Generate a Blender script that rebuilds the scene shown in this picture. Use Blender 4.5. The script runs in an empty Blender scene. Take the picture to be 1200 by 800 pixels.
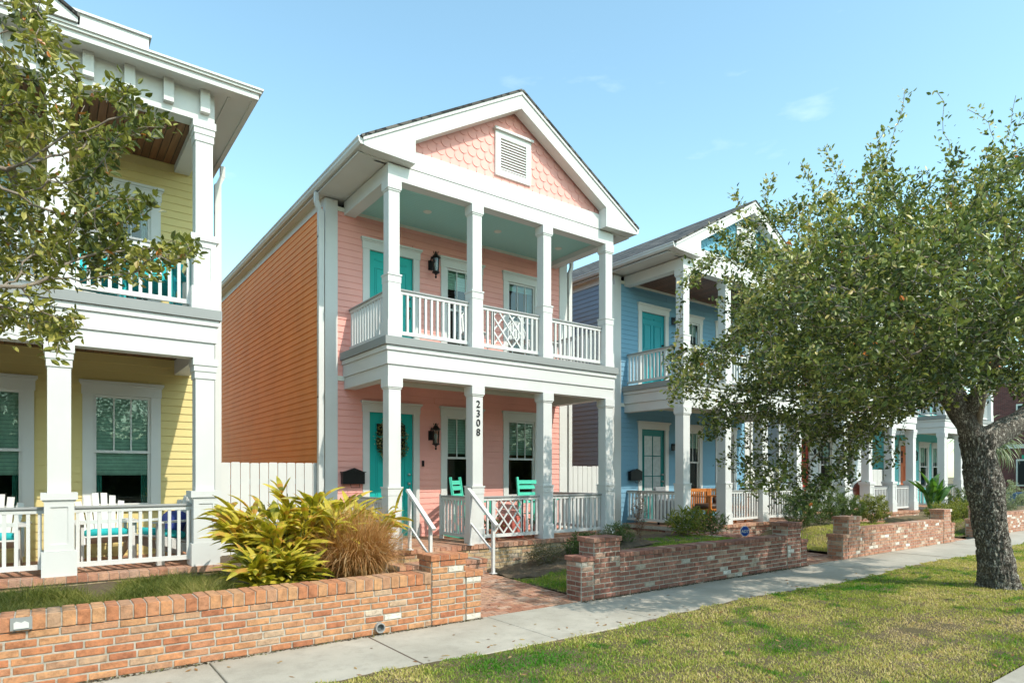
import bpy, math, random
import numpy as np
from mathutils import Vector, Matrix
random.seed(7); RNG = np.random.default_rng(11)
SC = bpy.context.scene; COL = SC.collection
R = math.radians
U = random.uniform

# ------------------------------------------------------------------ materials
def nmat(name):
    m = bpy.data.materials.new(name); m.use_nodes = True
    nt = m.node_tree; nt.nodes.clear()
    out = nt.nodes.new('ShaderNodeOutputMaterial'); b = nt.nodes.new('ShaderNodeBsdfPrincipled')
    nt.links.new(b.outputs[0], out.inputs[0])
    return m, nt, b, out
def N(nt, t, **k):
    n = nt.nodes.new('ShaderNode' + t)
    for a, v in k.items():
        if a.startswith('i_'): n.inputs[a[2:].replace('_', ' ')].default_value = v
        else: setattr(n, a, v)
    return n
def ramp(nt, fac, stops, interp='LINEAR'):
    r = N(nt, 'ValToRGB'); cr = r.color_ramp; cr.interpolation = interp
    while len(cr.elements) < len(stops): cr.elements.new(.5)
    for e, (p, c) in zip(cr.elements, stops):
        e.position = p; e.color = (c[0], c[1], c[2], 1)
    nt.links.new(fac, r.inputs[0]); return r.outputs[0]
def mixc(nt, f, a, b, mode='MIX'):
    m = N(nt, 'MixRGB', blend_type=mode)
    for s, v in ((0, f), (1, a), (2, b)):
        if isinstance(v, (int, float)): m.inputs[s].default_value = v
        elif isinstance(v, tuple): m.inputs[s].default_value = (*v[:3], 1)
        else: nt.links.new(v, m.inputs[s])
    return m.outputs[0]
def coords(nt, kind='Object', scale=(1, 1, 1)):
    if kind == 'UV': c = N(nt, 'TexCoord').outputs['UV']
    elif kind == 'World': c = N(nt, 'NewGeometry').outputs['Position']
    else: c = N(nt, 'TexCoord').outputs['Object']
    mp = N(nt, 'Mapping'); mp.inputs['Scale'].default_value = scale
    nt.links.new(c, mp.inputs[0]); return mp.outputs[0]
def noise(nt, vec, scale, detail=4, rough=.55):
    n = N(nt, 'TexNoise'); n.inputs['Scale'].default_value = scale
    n.inputs['Detail'].default_value = detail; n.inputs['Roughness'].default_value = rough
    nt.links.new(vec, n.inputs['Vector']); return n.outputs[0]
def bump(nt, b, h, strength=.3, dist=.01):
    bp = N(nt, 'Bump'); bp.inputs['Strength'].default_value = strength; bp.inputs['Distance'].default_value = dist
    nt.links.new(h, bp.inputs['Height']); nt.links.new(bp.outputs[0], b.inputs['Normal'])
def dark(c, f): return tuple(x * f for x in c)

def paint(name, c, rough=.55, var=.08, grain=.12):
    """painted board: faint weathering and brush grain"""
    m, nt, b, o = nmat(name)
    w = coords(nt, 'World')
    big = noise(nt, w, 1.3, 5); fine = noise(nt, coords(nt, 'World', (6, 6, 40)), 6, 3)
    f = ramp(nt, big, [(.35, (0, 0, 0)), (.7, (1, 1, 1))])
    col = mixc(nt, f, dark(c, 1 - var), c)
    spots = ramp(nt, noise(nt, w, 9, 6, .7), [(.62, (0, 0, 0)), (.75, (1, 1, 1))])
    mm = N(nt, 'Math', operation='MULTIPLY'); mm.inputs[1].default_value = .22
    nt.links.new(spots, mm.inputs[0])
    col = mixc(nt, mm.outputs[0], col, dark((c[0] * .8, c[1] * .78, c[2] * .7), 1))
    nt.links.new(col, b.inputs['Base Color']); b.inputs['Roughness'].default_value = rough
    b.inputs['Specular IOR Level'].default_value = .2
    bump(nt, b, fine, grain, .004)
    return m
def plain(name, c, rough=.5, metal=0.):
    m, nt, b, o = nmat(name)
    f = ramp(nt, noise(nt, coords(nt, 'World'), 14, 4), [(.3, dark(c, .85)), (.7, dark(c, 1.08))])
    nt.links.new(f, b.inputs['Base Color']); b.inputs['Roughness'].default_value = rough
    b.inputs['Metallic'].default_value = metal
    return m
def wood(name, c1, c2, plank=None, rough=.45, axis='y'):
    m, nt, b, o = nmat(name)
    sc = (30, 1.6, 30) if axis == 'y' else (1.6, 30, 30)
    g = noise(nt, coords(nt, 'World', sc), 1.2, 5, .6)
    col = ramp(nt, g, [(.3, c1), (.7, c2)])
    if plank:
        sx = N(nt, 'SeparateXYZ'); nt.links.new(N(nt, 'NewGeometry').outputs['Position'], sx.inputs[0])
        d = N(nt, 'Math', operation='DIVIDE'); d.inputs[1].default_value = plank
        nt.links.new(sx.outputs[0 if axis == 'y' else 1], d.inputs[0])
        fl = N(nt, 'Math', operation='FLOOR'); nt.links.new(d.outputs[0], fl.inputs[0])
        wn = N(nt, 'TexWhiteNoise', noise_dimensions='1D'); nt.links.new(fl.outputs[0], wn.inputs['W'])
        v = ramp(nt, wn.outputs[0], [(0, (.65,) * 3), (1, (1.25,) * 3)])
        col = mixc(nt, 1., col, v, 'MULTIPLY')
        fr = N(nt, 'Math', operation='FRACT'); nt.links.new(d.outputs[0], fr.inputs[0])
        ln = ramp(nt, fr.outputs[0], [(0, (0, 0, 0)), (.03, (0, 0, 0)), (.09, (1, 1, 1)), (.93, (1, 1, 1)), (1, (0, 0, 0))])
        col = mixc(nt, 1., col, mixc(nt, .75, (1., 1., 1.), ln), 'MULTIPLY'); bump(nt, b, ln, .9, .012)
    nt.links.new(col, b.inputs['Base Color']); b.inputs['Roughness'].default_value = rough
    return m
def beadboard(name, c, step=.06):
    m, nt, b, o = nmat(name)
    sx = N(nt, 'SeparateXYZ'); nt.links.new(N(nt, 'NewGeometry').outputs['Position'], sx.inputs[0])
    d = N(nt, 'Math', operation='DIVIDE'); d.inputs[1].default_value = step
    nt.links.new(sx.outputs[1], d.inputs[0])
    fr = N(nt, 'Math', operation='FRACT'); nt.links.new(d.outputs[0], fr.inputs[0])
    ln = ramp(nt, fr.outputs[0], [(0, (0, 0, 0)), (.12, (1, 1, 1)), (.88, (1, 1, 1)), (1, (0, 0, 0))])
    nt.links.new(mixc(nt, .25, c, mixc(nt, 1., ln, c, 'MULTIPLY')), b.inputs['Base Color'])
    b.inputs['Roughness'].default_value = .5; bump(nt, b, ln, .8, .006)
    return m
BRICK_STOPS = [(0, (.38, .14, .07)), (.2, (.46, .19, .09)), (.4, (.50, .23, .11)), (.6, (.52, .28, .14)),
               (.78, (.47, .21, .11)), (.9, (.43, .25, .15)), (.975, (.52, .37, .25)), (.99, (.60, .50, .40)), (1., (.74, .72, .66))]
BRICK_DARK = [(0, (.20, .085, .06)), (.2, (.27, .115, .08)), (.42, (.33, .155, .11)), (.6, (.30, .15, .11)),
              (.78, (.23, .095, .07)), (.9, (.38, .22, .16)), (.965, (.42, .35, .28)), (1., (.62, .60, .56))]
BRICK_PALE = [(0, (.36, .17, .11)), (.25, (.44, .22, .14)), (.5, (.50, .28, .19)), (.72, (.40, .19, .13)),
              (.88, (.52, .36, .26)), (.95, (.66, .58, .50)), (1., (.78, .75, .70))]
def brickmat(name, stops, tint=None):
    m, nt, b, o = nmat(name)
    a = N(nt, 'Attribute', attribute_name='rnd')
    w = coords(nt, 'World')
    col = ramp(nt, a.outputs['Fac'], stops)
    mot = ramp(nt, noise(nt, w, 16, 7, .75), [(.32, (.60, .56, .52)), (.5, (1., 1., 1.)), (.68, (1.35, 1.3, 1.2))])
    col = mixc(nt, 1., col, mot, 'MULTIPLY')
    sm = ramp(nt, noise(nt, w, 45, 6, .75), [(.64, (0, 0, 0)), (.74, (1, 1, 1))])
    f = N(nt, 'Math', operation='MULTIPLY'); f.inputs[1].default_value = .55; nt.links.new(sm, f.inputs[0])
    col = mixc(nt, f.outputs[0], col, (.52, .46, .38))
    gt = N(nt, 'Math', operation='GREATER_THAN'); gt.inputs[1].default_value = 1.5; nt.links.new(a.outputs['Fac'], gt.inputs[0])
    mo = ramp(nt, noise(nt, w, 18, 5), [(.3, (.36, .33, .27)), (.7, (.54, .50, .43))])
    col = mixc(nt, gt.outputs[0], col, mo)
    nt.links.new(col, b.inputs['Base Color']); b.inputs['Roughness'].default_value = .88
    bump(nt, b, noise(nt, w, 60, 6, .75), .9, .009)
    return m
def roughmat(name, c1, c2, scale=8, rough=.9, bscale=60, bstr=.5, bd=.006):
    m, nt, b, o = nmat(name); w = coords(nt, 'World')
    nt.links.new(ramp(nt, noise(nt, w, scale, 7, .65), [(.3, c1), (.7, c2)]), b.inputs['Base Color'])
    b.inputs['Roughness'].default_value = rough
    bump(nt, b, noise(nt, w, bscale, 5, .7), bstr, bd)
    return m
def leafmat(name, stops, rough=.38, trans=.28, tcol=None, spec=.5):
    m, nt, b, o = nmat(name)
    a = N(nt, 'Attribute', attribute_name='rnd')
    col = ramp(nt, a.outputs['Fac'], stops)
    nt.links.new(col, b.inputs['Base Color']); b.inputs['Roughness'].default_value = rough
    b.inputs['Specular IOR Level'].default_value = spec
    t = N(nt, 'BsdfTranslucent'); nt.links.new(mixc(nt, 1., col, (1.5, 1.7, .7), 'MULTIPLY'), t.inputs[0])
    mx = N(nt, 'MixShader'); mx.inputs[0].default_value = trans
    nt.links.new(b.outputs[0], mx.inputs[1]); nt.links.new(t.outputs[0], mx.inputs[2])
    nt.links.new(mx.outputs[0], o.inputs[0])
    return m
def glassmat(name, tint=(.70, .86, .80)):
    m, nt, b, o = nmat(name); nt.nodes.remove(b)
    g = N(nt, 'BsdfGlossy'); g.inputs['Roughness'].default_value = .015; g.inputs[0].default_value = (.86, .95, .93, 1)
    t = N(nt, 'BsdfTransparent'); t.inputs[0].default_value = (*tint, 1)
    l = N(nt, 'Fresnel'); l.inputs[0].default_value = 1.75
    # old float glass is never quite flat
    bp = N(nt, 'Bump'); bp.inputs['Strength'].default_value = .05; bp.inputs['Distance'].default_value = .02
    nt.links.new(noise(nt, coords(nt, 'World'), 2.2, 1), bp.inputs['Height']); nt.links.new(bp.outputs[0], g.inputs['Normal'])
    mx = N(nt, 'MixShader'); nt.links.new(l.outputs[0], mx.inputs[0])
    nt.links.new(t.outputs[0], mx.inputs[1]); nt.links.new(g.outputs[0], mx.inputs[2]); nt.links.new(mx.outputs[0], o.inputs[0])
    return m

M = dict(
 white=paint('white_trim_paint', (.66, .655, .63)),
 cream=paint('cream_trim_paint', (.72, .71, .62)),
 grey=paint('grey_deck_paint', (.30, .31, .30), .6),
 pink=paint('pink_siding_paint', (.88, .41, .35), .6, .1),
 orange=paint('pink_siding_bounce_tint', (.94, .34, .10), .6, .12),  # pink siding again, the warm light bounced onto the side wall painted in
 gpink=paint('pink_shingle_paint', (.86, .42, .37), .6, .1),
 yellow=paint('yellow_siding_paint', (.70, .57, .25), .6, .08),
 blue=paint('blue_siding_paint', (.19, .37, .50), .6, .08),
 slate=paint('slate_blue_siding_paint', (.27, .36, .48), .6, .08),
 gblue=paint('blue_shingle_paint', (.15, .38, .50), .6, .1),
 pale=paint('pale_grey_siding_paint', (.62, .66, .66), .6, .06),
 teals=paint('turquoise_siding_paint', (.18, .55, .55), .6, .06),
 tealdoor=paint('teal_door_paint', (.02, .42, .38), .35, .05, .02),
 teald2=paint('deep_teal_door_paint', (.015, .30, .34), .35, .05, .02),
 green=paint('dark_green_door_paint', (.02, .20, .19), .35, .05, .02),
 red=paint('red_door_paint', (.50, .07, .045), .4, .1, .03),
 odoor=paint('orange_door_paint', (.62, .18, .08), .4, .1, .03),
 rail=paint('grey_rail_cap', (.34, .34, .33), .35),
 ceilteal=beadboard('teal_beadboard', (.34, .62, .57)),
 ceilcream=beadboard('cream_beadboard', (.60, .57, .48)),
 ceilwood=wood('brown_ceiling_boards', (.10, .035, .016), (.24, .095, .045), .095, .4),
 brickm=brickmat('orange_brick', BRICK_STOPS), brickd=brickmat('dark_red_brick', BRICK_DARK), brickp=brickmat('pale_red_brick', BRICK_PALE),
 paver=brickmat('paver_brick', [(0, (.34, .15, .09)), (.3, (.44, .22, .14)), (.6, (.50, .29, .19)), (.85, (.42, .24, .17)), (1, (.55, .40, .30))]),
 tanbrick=brickmat('tan_brick', [(0, (.36, .25, .13)), (.35, (.46, .33, .19)), (.7, (.52, .41, .26)), (.92, (.40, .22, .13)), (1, (.62, .56, .44))]),
 maroon=brickmat('maroon_brick', [(0, (.09, .025, .02)), (.5, (.13, .035, .03)), (1, (.17, .06, .045))]),
 mortar=roughmat('mortar', (.42, .39, .32), (.58, .55, .47), 12),
 concrete=None, asphalt=roughmat('road_concrete', (.33, .31, .27), (.44, .415, .36), 3),
 black=plain('black_metal', (.012, .012, .013), .35, .4), bronze=plain('bronze_metal', (.05, .035, .03), .4, .6),
 steel=plain('brushed_steel', (.5, .5, .48), .3, .9),
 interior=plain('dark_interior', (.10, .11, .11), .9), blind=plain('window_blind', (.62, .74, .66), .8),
 curtain=plain('teal_curtain', (.12, .42, .38), .85), sheer=plain('white_curtain', (.6, .62, .6), .85),
 glass=glassmat('window_glass'), frost=plain('frosted_glass', (.42, .46, .46), .25),
 lampglass=glassmat('lamp_glass', (.85, .85, .8)),
 tealcloth=plain('teal_fabric', (.02, .45, .47), .85), blueprint=plain('navy_fabric', (.03, .05, .22), .9),
 mint=paint('mint_chair_paint', (.10, .62, .45), .4, .05), coral=plain('coral_fabric', (.62, .16, .12), .9),
 teak=wood('orange_teak', (.42, .13, .025), (.60, .22, .05), None, .4, 'x'), browncush=plain('brown_leather', (.06, .035, .025), .5),
 terracotta=plain('terracotta', (.45, .16, .08), .8), greycloth=plain('grey_weave', (.22, .23, .24), .85),
 rust=plain('rusty_red_enamel', (.16, .04, .025), .35, .2),
)
# bark
def bark():
    m, nt, b, o = nmat('oak_bark'); w = coords(nt, 'World', (1, 1, .22)); w2 = coords(nt, 'World', (1, 1, .5))
    def fiss(vec, sc):
        a = noise(nt, vec, sc, 3, .6); q = N(nt, 'Math', operation='SUBTRACT'); q.inputs[1].default_value = .5; nt.links.new(a, q.inputs[0])
        ab = N(nt, 'Math', operation='ABSOLUTE'); nt.links.new(q.outputs[0], ab.inputs[0]); return ramp(nt, ab.outputs[0], [(0, (0, 0, 0)), (.065, (1, 1, 1))])
    f = mixc(nt, 1., fiss(w, 30), fiss(w2, 22), 'MULTIPLY')
    col = ramp(nt, noise(nt, w2, 34, 6, .75), [(.34, (.16, .14, .11)), (.5, (.38, .34, .285)), (.66, (.66, .62, .55))])
    lich = ramp(nt, noise(nt, coords(nt, 'World'), 5, 6, .6), [(.5, (0, 0, 0)), (.62, (1, 1, 1))]); q = N(nt, 'Math', operation='MULTIPLY'); q.inputs[1].default_value = .45; nt.links.new(lich, q.inputs[0])
    col = mixc(nt, q.outputs[0], col, (.33, .36, .29)); col = mixc(nt, f, (.085, .07, .055), col)
    nt.links.new(col, b.inputs['Base Color']); b.inputs['Roughness'].default_value = .95
    bump(nt, b, mixc(nt, .4, f, noise(nt, w2, 60, 5, .7)), 1., .03); return m
M['bark'] = bark()
M['twig'] = roughmat('twig_bark', (.16, .12, .09), (.34, .29, .23), 30)
def concrete():
    m, nt, b, o = nmat('concrete'); w = coords(nt, 'World')
    col = ramp(nt, noise(nt, w, 1.1, 6, .6), [(.3, (.35, .315, .255)), (.7, (.49, .445, .37))])
    st = ramp(nt, noise(nt, w, 5, 8, .75), [(.48, (0, 0, 0)), (.7, (1, 1, 1))])
    f = N(nt, 'Math', operation='MULTIPLY'); f.inputs[1].default_value = .5; nt.links.new(st, f.inputs[0])
    col = mixc(nt, f.outputs[0], col, (.26, .235, .19))
    sp = ramp(nt, noise(nt, w, 130, 3, .8), [(.3, (.82, .82, .82)), (.7, (1.12, 1.12, 1.12))])
    col = mixc(nt, 1., col, sp, 'MULTIPLY')
    nt.links.new(col, b.inputs['Base Color']); b.inputs['Roughness'].default_value = .9
    bump(nt, b, noise(nt, w, 160, 4, .7), .35, .003)
    return m
M['concrete'] = concrete()
def groundmat(name, a, b_, c, d):
    m, nt, b, o = nmat(name); w = coords(nt, 'World')
    col = ramp(nt, noise(nt, w, 1.4, 6, .65), [(.32, a), (.5, b_), (.68, c)])
    f = ramp(nt, noise(nt, w, 60, 4, .8), [(.4, (0, 0, 0)), (.6, (1, 1, 1))])
    col = mixc(nt, f, col, d)
    nt.links.new(col, b.inputs['Base Color']); b.inputs['Roughness'].default_value = 1.
    bump(nt, b, noise(nt, w, 90, 5, .8), 1., .02)
    return m
M['lawn'] = groundmat('lawn_soil', (.13, .11, .04), (.20, .15, .07), (.30, .21, .12), (.12, .09, .045))
M['mulch'] = groundmat('dark_mulch', (.09, .06, .035), (.12, .08, .045), (.06, .04, .025), (.17, .12, .075))
def shingle():
    m, nt, b, o = nmat('roof_shingles')
    br = N(nt, 'TexBrick'); br.offset = .5
    nt.links.new(coords(nt, 'UV'), br.inputs['Vector'])
    for k, v in (('Scale', 1.), ('Brick Width', .3), ('Row Height', .145), ('Mortar Size', .014)): br.inputs[k].default_value = v
    br.inputs['Color1'].default_value = (.025, .025, .025, 1); br.inputs['Color2'].default_value = (.15, .135, .12, 1)
    br.inputs['Mortar'].default_value = (.015, .015, .015, 1)
    col = mixc(nt, 1., br.outputs[0], ramp(nt, noise(nt, coords(nt, 'World'), 60, 4, .8), [(.3, (.6,) * 3), (.7, (1.4,) * 3)]), 'MULTIPLY')
    nt.links.new(col, b.inputs['Base Color']); b.inputs['Roughness'].default_value = .95
    inv = N(nt, 'Math', operation='SUBTRACT'); inv.inputs[0].default_value = 1.; nt.links.new(br.outputs['Fac'], inv.inputs[1])
    bump(nt, b, inv.outputs[0], 1., .02)
    return m
M['shingle'] = shingle()

# ------------------------------------------------------------------ mesh collecting
class MB:
    def __init__(s): s.v = []; s.f = []; s.r = []
    def quadv(s, pts, r=0.):
        n = len(s.v); s.v += [tuple(p) for p in pts]; s.f.append(tuple(range(n, n + len(pts)))); s.r.append(r); return s
    def box(s, x0, x1, y0, y1, z0, z1, r=0.):
        if x0 > x1: x0, x1 = x1, x0
        if y0 > y1: y0, y1 = y1, y0
        n = len(s.v)
        s.v += [(x0, y0, z0), (x1, y0, z0), (x1, y1, z0), (x0, y1, z0), (x0, y0, z1), (x1, y0, z1), (x1, y1, z1), (x0, y1, z1)]
        for q in ((3, 2, 1, 0), (4, 5, 6, 7), (0, 1, 5, 4), (1, 2, 6, 5), (2, 3, 7, 6), (3, 0, 4, 7)):
            s.f.append(tuple(n + i for i in q)); s.r.append(r)
        return s
    def cbox(s, c, size, rz=0., rx=0., ry=0., r=0.):
        """box by centre, turned"""
        mt = Matrix.Translation(c) @ Matrix.Rotation(rz, 4, 'Z') @ Matrix.Rotation(ry, 4, 'Y') @ Matrix.Rotation(rx, 4, 'X')
        n = len(s.v); a, b, c2 = (q / 2 for q in size)
        for p in ((-a, -b, -c2), (a, -b, -c2), (a, b, -c2), (-a, b, -c2), (-a, -b, c2), (a, -b, c2), (a, b, c2), (-a, b, c2)):
            s.v.append(tuple(mt @ Vector(p)))
        for q in ((3, 2, 1, 0), (4, 5, 6, 7), (0, 1, 5, 4), (1, 2, 6, 5), (2, 3, 7, 6), (3, 0, 4, 7)):
            s.f.append(tuple(n + i for i in q)); s.r.append(r)
        return s
    def bar(s, p, q, w, h=None, up=(0, 0, 1), r=0.):
        """square bar from p to q"""
        h = h or w; p = Vector(p); q = Vector(q); d = (q - p).normalized(); up = Vector(up)
        if abs(d.dot(up)) > .99: up = Vector((0, 1, 0))
        a = d.cross(up).normalized() * (w / 2); b = a.cross(d).normalized() * (h / 2); n = len(s.v)
        for o in (p, q):
            for k in ((-1, -1), (1, -1), (1, 1), (-1, 1)): s.v.append(tuple(o + a * k[0] + b * k[1]))
        for f in ((0, 1, 2, 3), (7, 6, 5, 4), (0, 4, 5, 1), (1, 5, 6, 2), (2, 6, 7, 3), (3, 7, 4, 0)):
            s.f.append(tuple(n + i for i in f)); s.r.append(r)
        return s
    def prism(s, poly, y0, y1, r=0.):
        """polygon in xz extruded along y (poly counter-clockwise seen from -y)"""
        n = len(s.v); k = len(poly)
        s.v += [(x, y0, z) for x, z in poly] + [(x, y1, z) for x, z in poly]
        s.f.append(tuple(range(n, n + k))); s.f.append(tuple(range(n + 2 * k - 1, n + k - 1, -1))); s.r += [r, r]
        for i in range(k):
            j = (i + 1) % k; s.f.append((n + i, n + k + i, n + k + j, n + j)); s.r.append(r)
        return s
    def tube(s, pts, rad, seg=8, r=0., cap=True):
        n = len(s.v); pts = [Vector(p) for p in pts]; rad = rad if isinstance(rad, (list, tuple)) else [rad] * len(pts)
        prev = None
        for i, p in enumerate(pts):
            d = (pts[min(i + 1, len(pts) - 1)] - pts[max(i - 1, 0)]).normalized()
            if prev is None:
                a = d.orthogonal().normalized()
            else:
                a = (prev - d * prev.dot(d)).normalized()
            prev = a; b = d.cross(a)
            for k in range(seg):
                t = 2 * math.pi * k / seg; s.v.append(tuple(p + (a * math.cos(t) + b * math.sin(t)) * rad[i]))
        for i in range(len(pts) - 1):
            for k in range(seg):
                k2 = (k + 1) % seg; s.f.append((n + i * seg + k, n + i * seg + k2, n + (i + 1) * seg + k2, n + (i + 1) * seg + k)); s.r.append(r)
        if cap:
            s.f.append(tuple(n + k for k in range(seg - 1, -1, -1))); s.f.append(tuple(n + (len(pts) - 1) * seg + k for k in range(seg))); s.r += [r, r]
        return s
    def lathe(s, c, prof, seg=16, r=0.):
        return s.tube([(c[0], c[1], c[2] + z) for z, _ in prof], [max(q, .001) for _, q in prof], seg, r)
    def build(s, name, mat, parent=None, smooth=False, bevel=0.):
        me = bpy.data.meshes.new(name)
        P = Vector((0, 0, 0)); p = parent
        while p is not None: P = P + Vector(p.location); p = p.parent
        V = np.array(s.v, dtype=np.float64)
        me.from_pydata((V - np.array(P)).tolist(), [], s.f)
        uv = me.uv_layers.new(name='UVMap')
        nl = len(me.loops); vi = np.empty(nl, dtype=np.int32); me.loops.foreach_get('vertex_index', vi)
        npoly = len(me.polygons); nr = np.empty(npoly * 3, dtype=np.float32); me.polygons.foreach_get('normal', nr); nr = nr.reshape(-1, 3)
        tot = np.empty(npoly, dtype=np.int32); me.polygons.foreach_get('loop_total', tot)
        ln = np.repeat(nr, tot, axis=0); W = V[vi]
        ax = np.abs(ln)
        u = np.where(ax[:, 0] > ax[:, 1], W[:, 1], W[:, 0]); v = W[:, 2].copy()
        top = ax[:, 2] > .95
        u = np.where(top, W[:, 0], u); v = np.where(top, W[:, 1], v)
        rf = (ax[:, 2] > .3) & (~top) & (ax[:, 0] > ax[:, 1])
        v = np.where(rf, W[:, 2] / np.maximum(np.sqrt(1 - ln[:, 2] ** 2), .2), v)
        uv.data.foreach_set('uv', np.stack([u, v], 1).astype(np.float32).ravel())
        if any(s.r):
            at = me.attributes.new('rnd', 'FLOAT', 'FACE'); at.data.foreach_set('value', np.array(s.r, dtype=np.float32))
        if smooth: me.polygons.foreach_set('use_smooth', [True] * npoly)
        me.materials.append(mat)
        o = bpy.data.objects.new(name, me); COL.objects.link(o)
        if parent is not None: o.parent = parent
        if bevel:
            b = o.modifiers.new('b', 'BEVEL'); b.width = bevel; b.segments = 1; b.limit_method = 'ANGLE'
        return o
def npmesh(name, V, F, mat, parent=None, rnd=None, smooth=False):
    """fast mesh from arrays; F has one row per face (3 or 4 corners)"""
    P = np.zeros(3); p = parent
    while p is not None: P = P + np.array(p.location); p = p.parent
    V = np.asarray(V, dtype=np.float32) - P.astype(np.float32); F = np.asarray(F, dtype=np.int32)
    me = bpy.data.meshes.new(name); k = F.shape[1]
    me.vertices.add(len(V)); me.vertices.foreach_set('co', V.ravel())
    me.loops.add(F.size); me.loops.foreach_set('vertex_index', F.ravel())
    me.polygons.add(len(F)); me.polygons.foreach_set('loop_start', np.arange(0, F.size, k, dtype=np.int32))
    me.update(calc_edges=True)
    if rnd is not None:
        at = me.attributes.new('rnd', 'FLOAT', 'FACE'); at.data.foreach_set('value', np.asarray(rnd, dtype=np.float32))
    me.polygons.foreach_set('use_smooth', [smooth] * len(F))
    me.materials.append(mat); o = bpy.data.objects.new(name, me); COL.objects.link(o)
    if parent is not None: o.parent = parent
    return o
def tag(o, label=None, cat=None, group=None, kind=None):
    for k, v in (('label', label), ('category', cat), ('group', group), ('kind', kind)):
        if v: o[k] = v
    return o
def thing(name, loc, label, cat, group=None):
    o = bpy.data.objects.new(name, None); COL.objects.link(o); o.location = loc; o.empty_display_size = .2
    return tag(o, label, cat, group)
def copy_tree(o, parent=None):
    c = o.copy(); COL.objects.link(c); c.parent = parent
    for ch in list(o.children): copy_tree(ch, c)
    return c

# ------------------------------------------------------------------ camera, sky, sun
cam = bpy.data.cameras.new('camera'); co = bpy.data.objects.new('camera', cam); COL.objects.link(co)
FPX, TH, V0, CX = 742.6, R(53.5), 556.3, 598.3
cam.sensor_width = 36; cam.lens = 36 * FPX / 1200; cam.shift_y = (V0 - 400) / 1200; cam.shift_x = (600 - CX) / 1200
cam.clip_start = .05; cam.clip_end = 2000
co.location = (0, 0, 1.6); co.rotation_euler = (R(90), 0, TH - R(90)); SC.camera = co
SUNV = Vector((-.22, 1, -1.02)).normalized()          # the way the light travels
w = bpy.data.worlds.new('World'); SC.world = w; w.use_nodes = True; nt = w.node_tree; nt.nodes.clear()
sky = nt.nodes.new('ShaderNodeTexSky'); sky.sky_type = 'NISHITA'; sky.sun_disc = False
elev = math.asin(-SUNV.z); sky.sun_elevation = elev
sky.sun_rotation = math.atan2(-SUNV.x, -SUNV.y)
sky.air_density = 1.; sky.dust_density = .8; sky.ozone_density = 1.; sky.altitude = 10
bg = nt.nodes.new('ShaderNodeBackground'); wo = nt.nodes.new('ShaderNodeOutputWorld')
bg.inputs[1].default_value = .15
tc = nt.nodes.new('ShaderNodeTexCoord')
mp = nt.nodes.new('ShaderNodeMapping'); mp.inputs['Scale'].default_value = (1.4, 1.4, 5); mp.inputs['Location'].default_value = (.3, 1.1, .4)
nt.links.new(tc.outputs['Generated'], mp.inputs[0])
nz = nt.nodes.new('ShaderNodeTexNoise'); nz.inputs['Scale'].default_value = 3.2; nz.inputs['Detail'].default_value = 8; nz.inputs['Roughness'].default_value = .55
nt.links.new(mp.outputs[0], nz.inputs['Vector'])
cr = nt.nodes.new('ShaderNodeValToRGB'); cr.color_ramp.elements[0].position = .62; cr.color_ramp.elements[1].position = .85
cr.color_ramp.elements[1].color = (.22, .22, .22, 1)
nt.links.new(nz.outputs[0], cr.inputs[0])
mx = nt.nodes.new('ShaderNodeMixRGB'); mx.inputs[2].default_value = (7.5, 7.8, 8.2, 1)
tn = nt.nodes.new('ShaderNodeMixRGB'); tn.blend_type = 'MULTIPLY'; tn.inputs[0].default_value = 1; tn.inputs[2].default_value = (1.16, 1.35, 1.12, 1)
nt.links.new(sky.outputs[0], tn.inputs[1])
nt.links.new(cr.outputs[0], mx.inputs[0]); nt.links.new(tn.outputs[0], mx.inputs[1])
nt.links.new(mx.outputs[0], bg.inputs[0]); nt.links.new(bg.outputs[0], wo.inputs[0])
sun = bpy.data.lights.new('sun', 'SUN'); sun.energy = 2.0; sun.angle = R(.5); sun.color = (1, .93, .82)
so = bpy.data.objects.new('sun', sun); COL.objects.link(so); so.rotation_euler = SUNV.to_track_quat('-Z', 'Y').to_euler()
so.location = (0, 0, 30)
vs = SC.view_settings; vs.view_transform = 'Standard'; vs.look = 'None'; vs.gamma = 1; vs.use_curve_mapping = False; vs.exposure = 1.06
# ------------------------------------------------------------------ brickwork
MORT = 2.0
def bricks_x(mb, x0, x1, z0, z1, y, out=-1, bl=.197, rh=.066, gap=.014, depth=.04, proud=.005, jit=.003):
    """running bond laid on a plane facing -y (out=-1) or +y"""
    rows = max(1, round((z1 - z0) / rh)); rh = (z1 - z0) / rows
    for j in range(rows):
        x = x0 - (bl * .5 if j % 2 else 0)
        while x < x1 - .01:
            l = bl * U(.97, 1.03); a = max(x, x0) + gap / 2; b = min(x + l, x1) - gap / 2
            if b - a > .02:
                p = proud + U(-jit, jit); zz = z0 + j * rh + U(-.001, .001)
                mb.box(a, b, y + out * p, y - out * depth, zz + gap / 2, zz + rh - gap / 2, random.random() * .999 + .0005)
            x += l
def bricks_y(mb, y0, y1, z0, z1, x, out=-1, bl=.197, rh=.066, gap=.014, depth=.04, proud=.005, jit=.003):
    rows = max(1, round((z1 - z0) / rh)); rh = (z1 - z0) / rows
    for j in range(rows):
        y = y0 - (bl * .5 if j % 2 else 0)
        while y < y1 - .01:
            l = bl * U(.97, 1.03); a = max(y, y0) + gap / 2; b = min(y + l, y1) - gap / 2
            if b - a > .02:
                p = proud + U(-jit, jit); zz = z0 + j * rh
                mb.box(x + out * p, x - out * depth, a, b, zz + gap / 2, zz + rh - gap / 2, random.random() * .999 + .0005)
            y += l
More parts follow.
